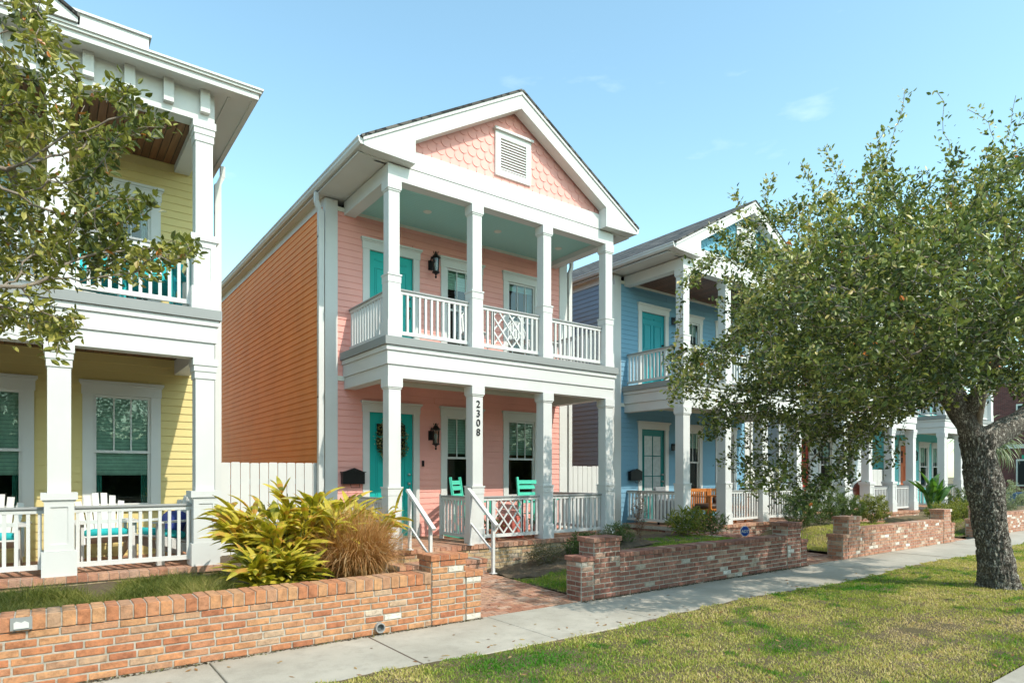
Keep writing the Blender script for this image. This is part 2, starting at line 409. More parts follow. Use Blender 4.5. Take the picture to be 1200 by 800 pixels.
def brick_block(mb, x0, x1, y0, y1, z0, z1, faces='fblr', cap=None, **k):
    """mortar core with bricks on the chosen sides; cap = height of a rowlock coping"""
    zt = z1 - (cap or 0)
    mb.box(x0 + .004, x1 - .004, y0 + .004, y1 - .004, z0 - .1, zt - .002, MORT)
    if 'f' in faces: bricks_x(mb, x0, x1, z0, zt, y0, -1, **k)
    if 'b' in faces: bricks_x(mb, x0, x1, z0, zt, y1, 1, **k)
    if 'l' in faces: bricks_y(mb, y0 + .012, y1 - .012, z0, zt, x0, -1, **k)
    if 'r' in faces: bricks_y(mb, y0 + .012, y1 - .012, z0, zt, x1, 1, **k)
def coping(mb, x0, x1, y0, y1, z0, z1, step=.094, over=.012):
    mb.box(x0 + .004, x1 - .004, y0, y1, z0 + .004, z1 - .008, MORT)
    n = max(1, round((x1 - x0) / step)); s = (x1 - x0) / n
    for i in range(n):
        j = U(-.004, .004)
        mb.box(x0 + i * s + .005, x0 + (i + 1) * s - .005, y0 - over + j, y1 + over + j, z0 + .001 + U(0, .002), z1 + U(-.004, .003), random.random() * .9 + .05)
def pier_cap(mb, x0, x1, y0, y1, z0, z1):
    """two by two flat header bricks on a pier"""
    mb.box(x0 - .008, x1 + .008, y0 - .008, y1 + .008, z0 + .002, z1 - .007, MORT)
    n = max(1, round((x1 - x0 + .04) / .105)); xs = np.linspace(x0 - .02, x1 + .02, n + 1); ym = (y0 + y1) / 2
    for a, b in zip(xs[:-1], xs[1:]):
        for c, d in ((y0 - .02, ym), (ym, y1 + .02)):
            mb.box(a + .004, b - .004, c + .004, d - .004, z0 + U(0, .003), z1 + U(-.003, .003), random.random() * .95)

# ------------------------------------------------------------------ house kit
YF, YB, ZF = 8.78, 10.52, .46           # porch front, house wall, porch floor
Z1, Z2, Z3, Z4 = 3.08, 3.69, 6.08, 6.31  # beam bottom, balcony floor, upper beam bottom and top
YEND = 20.5
def siding(parent, axis, a0, a1, z0, z1, fixed, m, holes=(), out=-1, name='siding'):
    mb = MB(); z = z0; bd = .111
    while z < z1 - .01:
        zt = min(z + bd, z1); spans = [(a0, a1)]
        for h in holes:
            if h[2] < (z + zt) / 2 < h[3]:
                ns = []
                for s in spans:
                    if h[1] <= s[0] or h[0] >= s[1]: ns.append(s)
                    else:
                        if h[0] > s[0]: ns.append((s[0], h[0]))
                        if h[1] < s[1]: ns.append((h[1], s[1]))
                spans = ns
        for s in spans:
            b = fixed + out * .015; t = fixed + out * .003
            # boards come in lengths: butt joints here and there
            cuts = [s[0]]
            if s[1] - s[0] > 3:
                c = s[0] + U(1.2, 3.6)
                while c < s[1] - .5: cuts += [c - .0015, c + .0015]; c += U(2.6, 3.6)
            cuts.append(s[1])
            for c0, c1 in zip(cuts[::2], cuts[1::2]):
                if axis == 'x':
                    mb.quadv([(c0, b, z), (c1, b, z), (c1, t, zt), (c0, t, zt)]); mb.quadv([(c0, fixed, z), (c1, fixed, z), (c1, b, z), (c0, b, z)])
                else:
                    mb.quadv([(b, c1, z), (b, c0, z), (t, c0, zt), (t, c1, zt)]); mb.quadv([(fixed, c1, z), (fixed, c0, z), (b, c0, z), (b, c1, z)])
        z = zt
    return mb.build(name, m, parent)
def column(parent, x0, x1, z0, z1, style, y0=YF, name='column', wd=None):
    """ring: a boxed post with a collar at rail height; pedestal: a wide panelled base"""
    mb = MB(); y1 = y0 + (x1 - x0); W = M['white']
    def b(p, za, zb): mb.box(x0 - p, x1 + p, y0 - p, y1 + p, za, zb)
    if style == 'ring':
        r = z0 + .94
        b(.026, z0, z0 + .25); b(.014, z0 + .25, r - .11); b(.03, r - .005, r + .02); b(.02, r - .11, r - .005)
        b(0, r + .02, z1 - .17); b(.012, z1 - .17, z1 - .145); b(.024, z1 - .145, z1 - .004)
    else:
        r = z0 + .94
        b(.055, z0, z0 + .28); b(.03, z0 + .28, r - .08); b(.062, r - .08, r); b(.045, r - .1, r - .08)
        b(0, r, z1 - .26); b(.012, z1 - .26, z1 - .17); b(.022, z1 - .17, z1 - .095); b(.034, z1 - .095, z1 - .004)
        # applied stiles and rails leave a sunk panel
        pa, pb = x0 - .03, x1 + .03
        for yy in (y0 - .03,):
            mb.box(pa, pa + .06, yy - .012, yy, z0 + .282, r - .102); mb.box(pb - .06, pb, yy - .012, yy, z0 + .282, r - .102)
            mb.box(pa + .06, pb - .06, yy - .012, yy, r - .16, r - .102); mb.box(pa + .06, pb - .06, yy - .012, yy, z0 + .282, z0 + .36)
    return mb.build(name, W, parent)
def railing(parent, axis, a0, a1, fixed, z0, lattice=None, h=.78, label=None, step=.107):
    mb = MB(); W = M['white']
    def bx(p, q, w, za, zb):
        if axis == 'x': mb.box(p, q, fixed - w / 2, fixed + w / 2, za, zb)
        else: mb.box(fixed - w / 2, fixed + w / 2, p, q, za, zb)
    bx(a0, a1, .05, z0 + .075, z0 + .13); bx(a0, a1, .045, z0 + h - .075, z0 + h - .03)
    n = max(2, round((a1 - a0) / step)); s = (a1 - a0) / n; c = a0 + s / 2
    for i in range(n):
        if not (lattice and lattice[0] < c < lattice[1]): bx(c - .018, c + .018, .034, z0 + .13, z0 + h - .075)
        c += s
    if lattice:
        l0, l1 = lattice; za, zb = z0 + .13, z0 + h - .075
        for e in (l0, l1): bx(e - .016, e + .016, .034, za, zb)
        H = zb - za; Wd = l1 - l0; st = Wd / 3.0
        for k in range(-4, 8):
            for sg in (1, -1):
                xs = l0 + k * st if sg > 0 else l1 - k * st
                p0, p1 = (xs, za), (xs + sg * H * .82, zb)
                # clip to the lattice panel
                def clip(p, q):
                    (x, z), (X_, Z_) = p, q; t0, t1 = 0., 1.
                    for lim, lo in ((l0, True), (l1, False)):
                        dx = X_ - x; t = (lim - x) / dx
                        if (dx > 0) == lo: t0 = max(t0, t)
                        else: t1 = min(t1, t)
                    if t0 >= t1 - .02: return None
                    return (x + (X_ - x) * t0, z + (Z_ - z) * t0), (x + (X_ - x) * t1, z + (Z_ - z) * t1)
                c_ = clip(p0, p1)
                if c_: mb.bar((c_[0][0], fixed + sg * .008, c_[0][1]), (c_[1][0], fixed + sg * .008, c_[1][1]), .014, .026, up=(0, 0, 1))
    o = mb.build('railing', W, parent)
    t = MB(); 
    if axis == 'x': t.box(a0, a1, fixed - .042, fixed + .042, z0 + h - .03, z0 + h)
    else: t.box(fixed - .042, fixed + .042, a0, a1, z0 + h - .03, z0 + h)
    t.build('rail_cap', M['rail'], o, bevel=.006)
    if label: o['label'] = label
    return o
def casing(mb, x0, x1, z0, z1, y=YB, sill=True, w=.125):
    """flat casing, taller head board and crown"""
    e = .028
    mb.box(x0, x0 + w, y - e, y + .02, z0, z1 - .19); mb.box(x1 - w, x1, y - e, y + .02, z0, z1 - .19)
    mb.box(x0 - .012, x1 + .012, y - e - .008, y + .02, z1 - .19, z1 - .035)
    mb.box(x0 - .04, x1 + .04, y - e - .045, y + .02, z1 - .035, z1)
    mb.box(x0 - .025, x1 + .025, y - e - .022, y + .02, z1 - .06, z1 - .037)
    if sill: mb.box(x0 - .02, x1 + .02, y - e - .035, y + .02, z0 - .05, z0)
def window(parent, x0, x1, z0, z1, blind=None, bz=None, grid=3, curtain=None, y=YB):
    """x0..x1 casing, z0 sill, z1 head; two sashes, the upper one divided"""
    mb = MB(); casing(mb, x0, x1, z0, z1, y); fr = mb.build('window', M['white'], parent)
    g0, g1, ga, gb = x0 + .125, x1 - .125, z0, z1 - .19
    zm = (ga + gb) / 2 - .01; s = MB(); t = .038
    for (a, b, dy) in ((ga, zm + .02, .02), (zm - .02, gb, .0)):
        s.box(g0, g0 + t, y + dy, y + dy + .03, a, b); s.box(g1 - t, g1, y + dy, y + dy + .03, a, b)
        s.box(g0 + t, g1 - t, y + dy, y + dy + .03, a, a + t); s.box(g0 + t, g1 - t, y + dy, y + dy + .03, b - t, b)
    for i in range(1, grid):
        xx = g0 + t + (g1 - g0 - 2 * t) * i / grid; s.box(xx - .009, xx + .009, y + .004, y + .022, zm + .018, gb - t)
    s.build('sash', M['white'], fr)
    p = MB(); p.quadv([(g0 + t, y + .038, ga + t), (g1 - t, y + .038, ga + t), (g1 - t, y + .038, zm - .018), (g0 + t, y + .038, zm - .018)])
    p.quadv([(g0 + t, y + .016, zm + .018), (g1 - t, y + .016, zm + .018), (g1 - t, y + .016, gb - t), (g0 + t, y + .016, gb - t)])
    p.build('pane', M['glass'], fr)
    if blind:
        b = MB(); zz = gb
        while zz > bz: b.box(g0 + .01, g1 - .01, y + .075, y + .082, max(zz - .05, bz), zz - .004); zz -= .05
        b.build('blind', M[blind], fr)
    if curtain:
        c = MB()
        for (a, b_) in ((g0 - .02, g0 + .11), (g1 - .11, g1 + .02)):
            n = 10
            for k in range(n):
                xa, xb = a + (b_ - a) * k / n, a + (b_ - a) * (k + 1) / n
                ya, yb = y + .12 + .02 * (k % 2), y + .12 + .02 * ((k + 1) % 2)
                c.quadv([(xa, ya, ga - .1), (xb, yb, ga - .1), (xb, yb, gb), (xa, ya, gb)])
        c.build('curtain', M[curtain], fr)
    # the room behind is dim
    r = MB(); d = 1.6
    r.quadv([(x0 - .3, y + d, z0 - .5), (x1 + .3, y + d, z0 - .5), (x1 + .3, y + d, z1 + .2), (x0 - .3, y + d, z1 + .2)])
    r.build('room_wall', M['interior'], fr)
    return (g0, g1, ga, gb)
def door(parent, x0, x1, z0, z1, style, m, y=YB, label=None):
    mb = MB(); casing(mb, x0, x1, z0, z1, y, sill=False); mb.build('door_casing', M['white'], parent)
    l0, l1, zt = x0 + .125, x1 - .125, z1 - .19; d = MB(); h = zt - z0
    if style == 'glass':
        lights = [(l0 + .13 + c * (l1 - l0 - .24) / 2, l0 + .11 + (c + 1) * (l1 - l0 - .24) / 2, z0 + .62 + r * (h - .76) / 3, z0 + .60 + (r + 1) * (h - .76) / 3) for c in range(2) for r in range(3)]
    elif style == 'craft':
        lights = [(l0 + .16 + c * .30 * (l1 - l0), l0 + .16 + c * .30 * (l1 - l0) + .17, z0 + h * q, z0 + h * q + .20) for c in (0, 1) for q in (.82, .715)]
        lights = [(l0 + .15, l0 + .31, zt - .41, zt - .20), (l0 + .15, l0 + .31, zt - .66, zt - .45), (l1 - .31, l1 - .15, zt - .41, zt - .20), (l1 - .31, l1 - .15, zt - .66, zt - .45)]
    else: lights = []
    d.box(l0, l1, y + .03, y + .065, z0, zt)
    e = .012; yf = y + .03
    if style == 'six':
        xs = [(l0 + .12, (l0 + l1) / 2 - .05), ((l0 + l1) / 2 + .05, l1 - .12)]; zs = [(z0 + .2, z0 + .85), (z0 + 1.0, z0 + 1.62), (z0 + 1.74, zt - .12)]
    elif style == 'craft':
        xs = [(l0 + .14, (l0 + l1) / 2 - .04), ((l0 + l1) / 2 + .04, l1 - .14)]; zs = [(z0 + .2, zt - .78)]
    else: xs = [(l0 + .13, l1 - .13)]; zs = [(z0 + .16, z0 + .5)]
    for a, b in xs:      # raised panels with a bead round them
        for c, f in zs:
            d.box(a + .035, b - .035, yf - .008, yf, c + .035, f - .035)
            for q in ((a, a + .016, c, f), (b - .016, b, c, f), (a + .016, b - .016, c, c + .016), (a + .016, b - .016, f - .016, f)): d.box(q[0], q[1], yf - .012, yf, q[2], q[3])
    leaf = d.build('door', m, parent)
    if label: leaf['label'] = label
    if lights:
        for a, b, c, z in lights:
            g = MB(); f = MB()
            g.box(a, b, yf - .006, yf - .002, c, z)
            for q in ((a - .014, a, c - .014, z + .014), (b, b + .014, c - .014, z + .014), (a, b, c - .014, c), (a, b, z, z + .014)): f.box(q[0], q[1], yf - .016, yf - .0005, q[2], q[3])
            g.build('door_light', M['frost'] if style == 'glass' else M['black'], leaf)
            f.build('glazing_bead', m, leaf)
    k = MB(); kx = l1 - .075
    k.lathe_y = None
    for zz, rr in ((z0 + .98, .028), (z0 + 1.15, .024)):
        k.tube([(kx, yf, zz), (kx, yf - .02, zz), (kx, yf - .045, zz)], [rr, rr, rr * .8], 12)
    k.tube([(kx, yf - .04, z0 + .92), (kx, yf - .05, z0 + .86), (kx, yf - .03, z0 + .78)], .010, 8)
    k.build('door_handle', M['steel'] if style != 'six' else M['bronze'], leaf, smooth=True)
    t = MB(); t.box(x0 + .02, x1 - .02, y - .06, y + .03, z0 - .035, z0 - .003); t.build('threshold', M['rail'], parent)
    return (l0, l1, z0, zt)
def lantern(parent, x, z, style, y=YB, k_=1.25):
    """coach lantern on a scrolled bracket, or a small barn lamp"""
    mb = MB(); B = M['black']
    if style == 'coach':
        mb.box(x - .035, x + .035, y - .035, y - .014, z - .02, z + .12)
        c = (x + .02, y - .15, 0)
        mb.tube([(x, y - .03, z + .10), (x - .015, y - .08, z + .16), (x + .0, y - .13, z + .10), (x - .0, y - .14, z - .06), (x + .02, y - .15, z - .10)], .010, 8)
        mb.lathe((c[0], c[1], z), [(-.17, .004), (-.155, .018), (-.13, .008), (-.105, .02), (-.09, .055), (-.078, .058), (-.07, .045)], 12)
        mb.lathe((c[0], c[1], z), [(.125, .05), (.135, .075), (.15, .06), (.19, .028), (.2, .012), (.215, .02), (.23, .006)], 12)
        for k in range(6):
            t = k * math.pi / 3; dx, dy = math.cos(t), math.sin(t)
            mb.bar((c[0] + dx * .046, c[1] + dy * .046, z - .075), (c[0] + dx * .056, c[1] + dy * .056, z + .128), .007)
            mb.bar((c[0] + dx * .025, c[1] + dy * .025, z + .19), (c[0] + dx * .04, c[1] + dy * .04, z + .225), .006)
        o = mb.build('wall_lantern', B, parent)
        g = MB(); g.lathe((c[0], c[1], z), [(-.072, .04), (.125, .048)], 12); g.build('lamp_glass', M['lampglass'], o)
        g = MB(); g.lathe((c[0], c[1], z), [(-.07, .014), (-.01, .014), (0, .02), (.05, .024), (.075, .01)], 10); g.build('bulb', M['sheer'], o, True)
    else:
        mb.box(x - .05, x + .05, y - .035, y - .014, z - .05, z + .09)
        mb.tube([(x, y - .03, z + .05), (x, y - .08, z + .09), (x, y - .16, z + .08), (x, y - .18, z + .04)], .011, 8)
        mb.lathe((x, y - .18, z), [(-.05, .105), (-.035, .10), (.0, .06), (.03, .035), (.05, .03)], 14)
        o = mb.build('wall_lantern', B, parent)
        g = MB(); g.lathe((x, y - .18, z), [(-.10, .01), (-.085, .04), (-.04, .055)], 12); g.build('bulb', M['sheer'], o, True)
    for q_ in [o] + list(o.children):
        for v_ in q_.data.vertices:
            px, py, pz = x - parent.location.x, y - .014 - parent.location.y, z - parent.location.z
            v_.co = (px + (v_.co.x - px) * k_, py + (v_.co.y - py) * k_, pz + (v_.co.z - pz) * k_)
    return o
def mailbox(x, z, label, y=YB):
    t = thing('mailbox', (x, y, z), label, 'mailbox', 'black mailboxes on the house walls')
    mb = MB(); w, h = .20, .17
    prof = [(x - w, z - h * .75), (x + w, z - h * .75), (x + w, z + h * .45), (x + w * .55, z + h * .62), (x, z + h * .85), (x - w * .55, z + h * .62), (x - w, z + h * .45)]
    mb.prism(prof, y - .11, y - .013); mb.build('box', M['black'], t)
    l = MB(); l.box(x - w - .015, x + w + .015, y - .135, y - .013, z + h * .45, z + h * .45 + .012)
    l.prism([(x - w * .98, z + h * .46), (x + w * .98, z + h * .46), (x + w * .56, z + h * .66), (x, z + h * .9), (x - w * .56, z + h * .66)], y - .128, y - .1); l.build('lid', M['black'], t)
    s = MB(); s.tube([(x - .06, y - .1, z - h * .75), (x - .06, y - .13, z - h * 1.1), (x + .1, y - .13, z - h * 1.1), (x + .1, y - .1, z - h * .75)], .006, 6); s.build('newspaper_hook', M['black'], t)
    return t
def downspout(parent, x, z0, z1, y=YB, side=-1, ymain=None):
    mb = MB(); yy = y + .02
    mb.box(x - .045, x + .045, yy - .075, yy + .01, z0, z1 - .25)
    mb.bar((x, yy - .022, z1 - .27), (x + side * .07, yy - .022, z1 - .1), .065, .07); mb.bar((x + side * .07, yy - .022, z1 - .12), (x + side * .07, yy - .022, z1 + .05), .065, .07)
    for zz in (z0 + .6, z0 + 2.6, z1 - .7): mb.box(x - .045, x + .045, yy - .06, yy + .012, zz, zz + .03)
    return mb.build('downspout', M['white'], parent)

def fish_scales(parent, m, cx, w, z0, ztop, y, slope=.585, name='gable_shingles'):
    mb = MB(); rw, rh = .17, .15; j = 0; z = z0 - .05
    while z < ztop:
        off = rw / 2 if j % 2 else 0; k = -20
        while k < 20:
            x = cx + k * rw + off
            if abs(x - cx) * slope < ztop + .12 - z - rh * .5 and abs(x - cx) < w / 2:
                pts = []; r = rw * .485
                for a in range(9):
                    t = math.pi + math.pi * a / 8; pts.append((x + math.cos(t) * r, z + rh * .55 + math.sin(t) * r))
                top = z + rh * 1.75; pts += [(x + r, top), (x - r, top)]
                jj = U(-.0015, .0015); bz = z
                P3 = [(px, y - .022 + jj + .018 * (pz - bz) / (top - bz), pz) for px, pz in pts]
                n = len(mb.v); mb.v += P3; mb.v += [(p[0], y, p[2]) for p in P3]; L = len(P3)
                mb.f.append(tuple(range(n, n + L))); mb.r.append(0)
                for i in range(9): mb.f.append((n + i, n + L + i, n + L + i + 1, n + i + 1)); mb.r.append(0)
            k += 1
        z += rh; j += 1
    return mb.build(name, m, parent)

def house(name, label, x0, W, cfg):
    """a narrow two-storey house, gabled, with a double porch on its front; x0 = outer face of its left post"""
    x1 = x0 + W; bx0, bx1 = x0 - .32, x1 + .30; cx = (x0 + x1) / 2
    t = thing(name, (cx, YF, 0), label, 'house')
    S = cfg['siding']; WH = M['white']; st = cfg.get('style', 'ring')
    # ---- openings
    D0 = x0 + cfg.get('door', .34); wins = [x0 + q for q in cfg.get('wins', (1.92, 3.40))]; ww = .95
    holes = []
    for q in wins:
        for s, h in ((1.16, 2.91), (4.02, 5.77)): holes.append((q + .1, q + ww - .1, s + .02, h - .1))
    dl = (D0, D0 + 1.12)
    if cfg.get('lodoor', True): holes.append((dl[0] + .1, dl[1] - .1, ZF - .02, 2.91 - .1))
    holes.append((dl[0] + .1, dl[1] - .1, Z2 - .02, 5.78 - .1))
    siding(t, 'x', bx0 + .2, bx1 - .2, ZF - .06, 6.2, YB, S, holes)
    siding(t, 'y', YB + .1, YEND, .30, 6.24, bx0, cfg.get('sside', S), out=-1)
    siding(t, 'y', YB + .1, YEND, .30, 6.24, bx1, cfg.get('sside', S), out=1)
    mb = MB(); mb.box(bx0, bx1, YEND, YEND + .02, .2, 6.4); mb.build('back_wall', S, t)
    mb = MB()      # corner boards and frieze boards
    for a, b in ((bx0 - .02, bx0 + .2), (bx1 - .2, bx1 + .02)):
        c_ = MB(); c_.box(a, b, YB - .024, YB + .1, .28, 6.3); c_.build('corner_board', WH, t)
    mb.box(bx0 - .022, bx0 + .01, YB + .1, YEND, 6.19, 6.34); mb.build('side_frieze', WH, t); mb = MB(); mb.box(bx1 - .01, bx1 + .022, YB + .1, YEND, 6.19, 6.34)
    mb.build('side_frieze', WH, t)
    mb = MB(); brick_block(mb, bx0 + .02, bx1 - .02, YB + .03, YEND, 0, .30, 'fl'); mb.build('foundation', cfg.get('base', M['tanbrick']), t)
    mb = MB(); mb.box(bx0 + .2, bx1 - .2, YB - .03, YB - .004, 6.13, 6.2)
    if cfg['roof'] is gable_roof: mb.build('frieze_board', M['cream'], t)
    mb = MB(); mb.box(bx0 + .2, bx1 - .2, YB - .03, YB - .004, 3.22, 3.3)
    if cfg['roof'] is gable_roof: mb.build('frieze_board', M['cream'], t)
    # ---- windows and doors
    bl = cfg.get('blind', ('blind', 2.05, 'sheer', 5.35))
    for i, q in enumerate(wins):
        window(t, q, q + ww, 1.16, 2.91, bl[0], bl[1], curtain=cfg.get('curtain'))
        window(t, q, q + ww, 4.02, 5.77, bl[2], bl[3] + (0 if i == 0 else cfg.get('bl2', 0)), curtain=cfg.get('curtain2'))
    if cfg.get('lodoor', True): door(t, *dl, ZF, 2.91, cfg.get('d1', 'craft'), M[cfg['dm1']], label=cfg.get('dl1'))
    door(t, *dl, Z2, 5.78, 'six', M[cfg['dm2']])
    for z in (2.28, 5.48):
        lantern(t, x0 + cfg.get('lan', 1.69), z, cfg.get('lantern', 'coach'))
    # ---- porch base and steps
    mb = MB(); brick_block(mb, x0 - .06, x1 + .06, YF - .06, YB, 0, ZF - .08, 'fl' + 'r'); mb.build('porch_base', cfg.get('base', M['tanbrick']), t)
    mb = MB(); mb.box(x0 - .075, x1 + .075, YF - .075, YB, ZF - .078, ZF - .008, MORT)
    nx = int((W + .15) / .2); bw = (W + .15) / nx
    for i in range(nx * 2):       # rowlock edge
        a = x0 - .075 + i * bw / 2; mb.box(a + .004, a + bw / 2 - .004, YF - .09, YF + .11, ZF - .075, ZF + U(-.003, .0), random.random() * .9)
    yy = YF + .115; j = 0
    while yy < YB - .02:
        for i in range(nx + 1):
            a = x0 - .075 + i * bw - (bw / 2 if j % 2 else 0); b = min(a + bw - .006, x1 + .075); a = max(a, x0 - .075)
            if b - a > .03: mb.box(a + .003, b, yy, min(yy + .09, YB - .002), ZF - .06, ZF + U(-.004, .0), random.random() * .9)
        yy += .097; j += 1
    mb.build('porch_floor', M['paver'], t)
    xs = cfg['cols']; cw = cfg.get('cw', .22)
    sb = cfg['steps']; sx0, sx1 = x0 + xs[sb] + cw + .02, x0 + xs[sb + 1] - .02
    mb = MB(); brick_block(mb, sx0 - .25, sx1 + .02, YF - .42, YF - .06, 0, .27, 'flr'); 
    mb.box(sx0 - .26, sx1 + .03, YF - .435, YF - .06, .205, .262, MORT)
    n = int((sx1 - sx0 + .28) / .1); s = (sx1 - sx0 + .28) / n
    for i in range(n): mb.box(sx0 - .26 + i * s + .004, sx0 - .26 + (i + 1) * s - .004, YF - .445, YF - .075, .21, .27 + U(-.003, .002), random.random() * .9)
    mb.build('step', M['paver'] if cfg.get('base') is None else cfg['base'], t)
    # ---- posts, both storeys
    for i, q in enumerate(xs):
        column(t, x0 + q, x0 + q + cw, ZF, Z1, st)
        column(t, x0 + q, x0 + q + cw - .02, Z2, Z3, cfg.get('style2', st))
    # half posts against the wall
    # ---- railings
    for i in range(len(xs) - 1):
        a, b = x0 + xs[i] + cw + .014, x0 + xs[i + 1] - .014; lat = cfg.get('lattice') == i
        if i != sb:
            railing(t, 'x', a, b, YF + .12, ZF, (a + .30, a + .90) if lat else None, label='white railing with a criss-cross lattice panel' if lat else None)
        railing(t, 'x', a, b, YF + .12, Z2, (a + .28, a + .88) if lat else None, label='white railing with a criss-cross lattice panel' if lat else None)
    yr = YF + cw + .015
    for z in (ZF, Z2):
        railing(t, 'y', yr, YB - .016, x0 + .12, z); railing(t, 'y', yr, YB - .016, x1 - .12, z)
    # ---- balcony: stepped fascia, grey edge, floor and ceiling
    mb = MB()
    for e, za, zb in ((0, Z1, 3.28), (.022, 3.28, 3.49), (.045, 3.49, 3.565)):
        mb.box(x0 - e, x1 + e, YF - e, YF + .2, za, zb - .003); mb.box(x0 - e, x0 + .2, YF + .2, YB, za, zb - .003); mb.box(x1 - .2, x1 + e, YF + .2, YB, za, zb - .003)
    mb.build('balcony_fascia', WH, t)
    mb = MB(); mb.box(x0 - .075, x1 + .075, YF - .075, YB, 3.567, Z2); mb.build('balcony_floor', M['grey'], t)
    mb = MB(); mb.box(x0 + .2, x1 - .2, YF + .2, YB - .03, 3.29, 3.33); mb.build('porch_ceiling', M[cfg.get('ceil1', 'ceilcream')], t)
    mb = MB(); mb.box(x0, x1, YF, YF + .2, Z3, Z4); mb.box(x0, x0 + .2, YF + .2, YB, Z3, Z4); mb.box(x1 - .2, x1, YF + .2, YB, Z3, Z4); mb.build('porch_beam', WH, t)
    mb = MB(); mb.box(x0 + .2, x1 - .2, YF + .2, YB - .03, Z3 + .10, Z3 + .14); mb.build('balcony_ceiling', M[cfg.get('ceil2', 'ceilteal')], t)
    for k in (1.2, 2.7, 4.2):      # recessed ceiling lights
        c = MB(); c.lathe((x0 + k, YF + .95, Z3 + .085), [(0, .06), (.012, .075), (.014, .075)], 16)
        c.build('recessed_light', M['cream'], t)
    for x, sd in ((bx0 - .095, -1), (bx1 + .095, 1)): downspout(t, x, .3, 6.3, side=sd)
    cfg['roof'](t, x0, x1, bx0, bx1, cx, cfg)
    return t

def gable_roof(t, x0, x1, bx0, bx1, cx, cfg):
    yr = 8.60; ze = 6.46; ex = (x1 - x0) / 2 + .48; sl = cfg.get('sl', .585); za = ze + sl * ex
    WH = M['white']
    # front plate: rakes with cornice returns, open in the middle
    hi = ex - .85; zi = 6.68
    for sg in (-1, 1):
        mb = MB()
        ax = za - .235
        poly = [(0, za), (sg * ex, ze), (sg * (ex - .02), ze - .1), (sg * (ex - .12), ze - .115), (sg * hi, 6.325), (sg * hi, zi), (0, zi + sl * hi * .995)]
        poly = [(cx + a, b) for a, b in poly]
        if sg > 0: poly = poly[::-1]
        mb.prism(poly, yr, YF + .02); mb.build('rake_board', WH, t)
        # shadow board at the top of the rake
        mb = MB(); q = [(0, za + .002), (sg * ex, ze + .002), (sg * ex, ze - .045), (0, za - .05)]; q = [(cx + a, b) for a, b in q]
        if sg > 0: q = q[::-1]
        mb.prism(q, yr - .022, yr - .001); mb.build('rake_trim', WH, t)
        # soffit and gutter
        s0, s1 = sorted((cx + sg * (ex - .01), cx + sg * ((x1 - x0) / 2 - .05)))
        mb = MB(); mb.box(s0, s1, YF + .02, YEND, 6.33, 6.345); mb.build('soffit', WH, t)
        g = MB(); gx = cx + sg * (ex + .0)
        prof = [(-.055, 0), (.03, 0), (.06, .035), (.06, .07), (.075, .085), (.075, .105), (.06, .105), (.05, .09), (-.045, .09), (-.055, .1)]
        prof = [(gx + sg * a, 6.37 + b) for a, b in prof]
        if sg < 0: prof = prof[::-1]
        g.prism(prof, yr + .01, YEND); g.build('gutter', WH, t)
        r = MB()       # shingled slope with its dark edge
        n = Vector((sg * sl, 0, 1)).normalized() * .035
        A = [(cx, yr - .035, za), (cx + sg * (ex + .02), yr - .035, za - sl * (ex + .02)), (cx + sg * (ex + .02), YEND + .3, za - sl * (ex + .02)), (cx, YEND + .3, za)]
        A = [(p[0], p[1], p[2] + .004) for p in A]; B = [(p[0] + n.x, p[1], p[2] + n.z) for p in A]
        if sg > 0: idx = ((0, 1, 2, 3), (7, 6, 5, 4))
        n0 = len(r.v); r.v += A + B
        for f in ((0, 1, 5, 4), (1, 2, 6, 5), (2, 3, 7, 6), (3, 2, 1, 0), (4, 5, 6, 7), (3, 0, 4, 7)):
            f = f if sg < 0 else f[::-1]
            r.f.append(tuple(n0 + k for k in f)); r.r.append(0)
        r.build('roof', M['shingle'], t)
    mb = MB(); yg = YF + .08
    mb.prism([(cx - ex + .3, Z4 + .02), (cx + ex - .3, Z4 + .02), (cx, za - .2)], yg, yg + .04); mb.build('gable_wall', cfg['gable'], t)
    mb = MB(); mb.box(cx - hi - .02, cx + hi + .02, YF - .006, yg - .001, Z4 + .012, 6.60); mb.box(cx - hi - .02, cx + hi + .02, YF + .03, yg - .001, 6.60, 6.625); mb.build('gable_frieze', WH, t)
    fish_scales(t, cfg['gable'], cx, 2 * hi + .1, 6.64, za - .25, yg - .001)
    # louvred vent
    mb = MB(); v0, v1, z0, z1 = cx - .40, cx + .37, 6.71, 7.52; yv = yg - .035
    mb.box(v0, v0 + .11, yv - .02, yg, z0, z1 - .05); mb.box(v1 - .11, v1, yv - .02, yg, z0, z1 - .05); mb.box(v0 + .11, v1 - .11, yv - .02, yg, z0, z0 + .11); mb.box(v0 + .11, v1 - .11, yv - .02, yg, z1 - .16, z1 - .05)
    mb.box(v0 - .03, v1 + .03, yv - .06, yg, z1 - .05, z1 - .01); vt = mb.build('gable_vent', WH, t)
    mb = MB(); z = z0 + .13
    while z < z1 - .18: mb.quadv([(v0 + .11, yv - .016, z), (v1 - .11, yv - .016, z), (v1 - .11, yv + .014, z + .045), (v0 + .11, yv + .014, z + .045)]); mb.box(v0 + .11, v1 - .11, yv - .018, yv - .012, z - .006, z); z += .047
    mb.build('louvre', WH, vt)
    # back gable end
    mb = MB(); mb.prism([(bx0, 6.35), (bx1, 6.35), (cx, za - .03)], YEND + .0, YEND + .02); mb.build('back_gable', cfg['siding'], t)

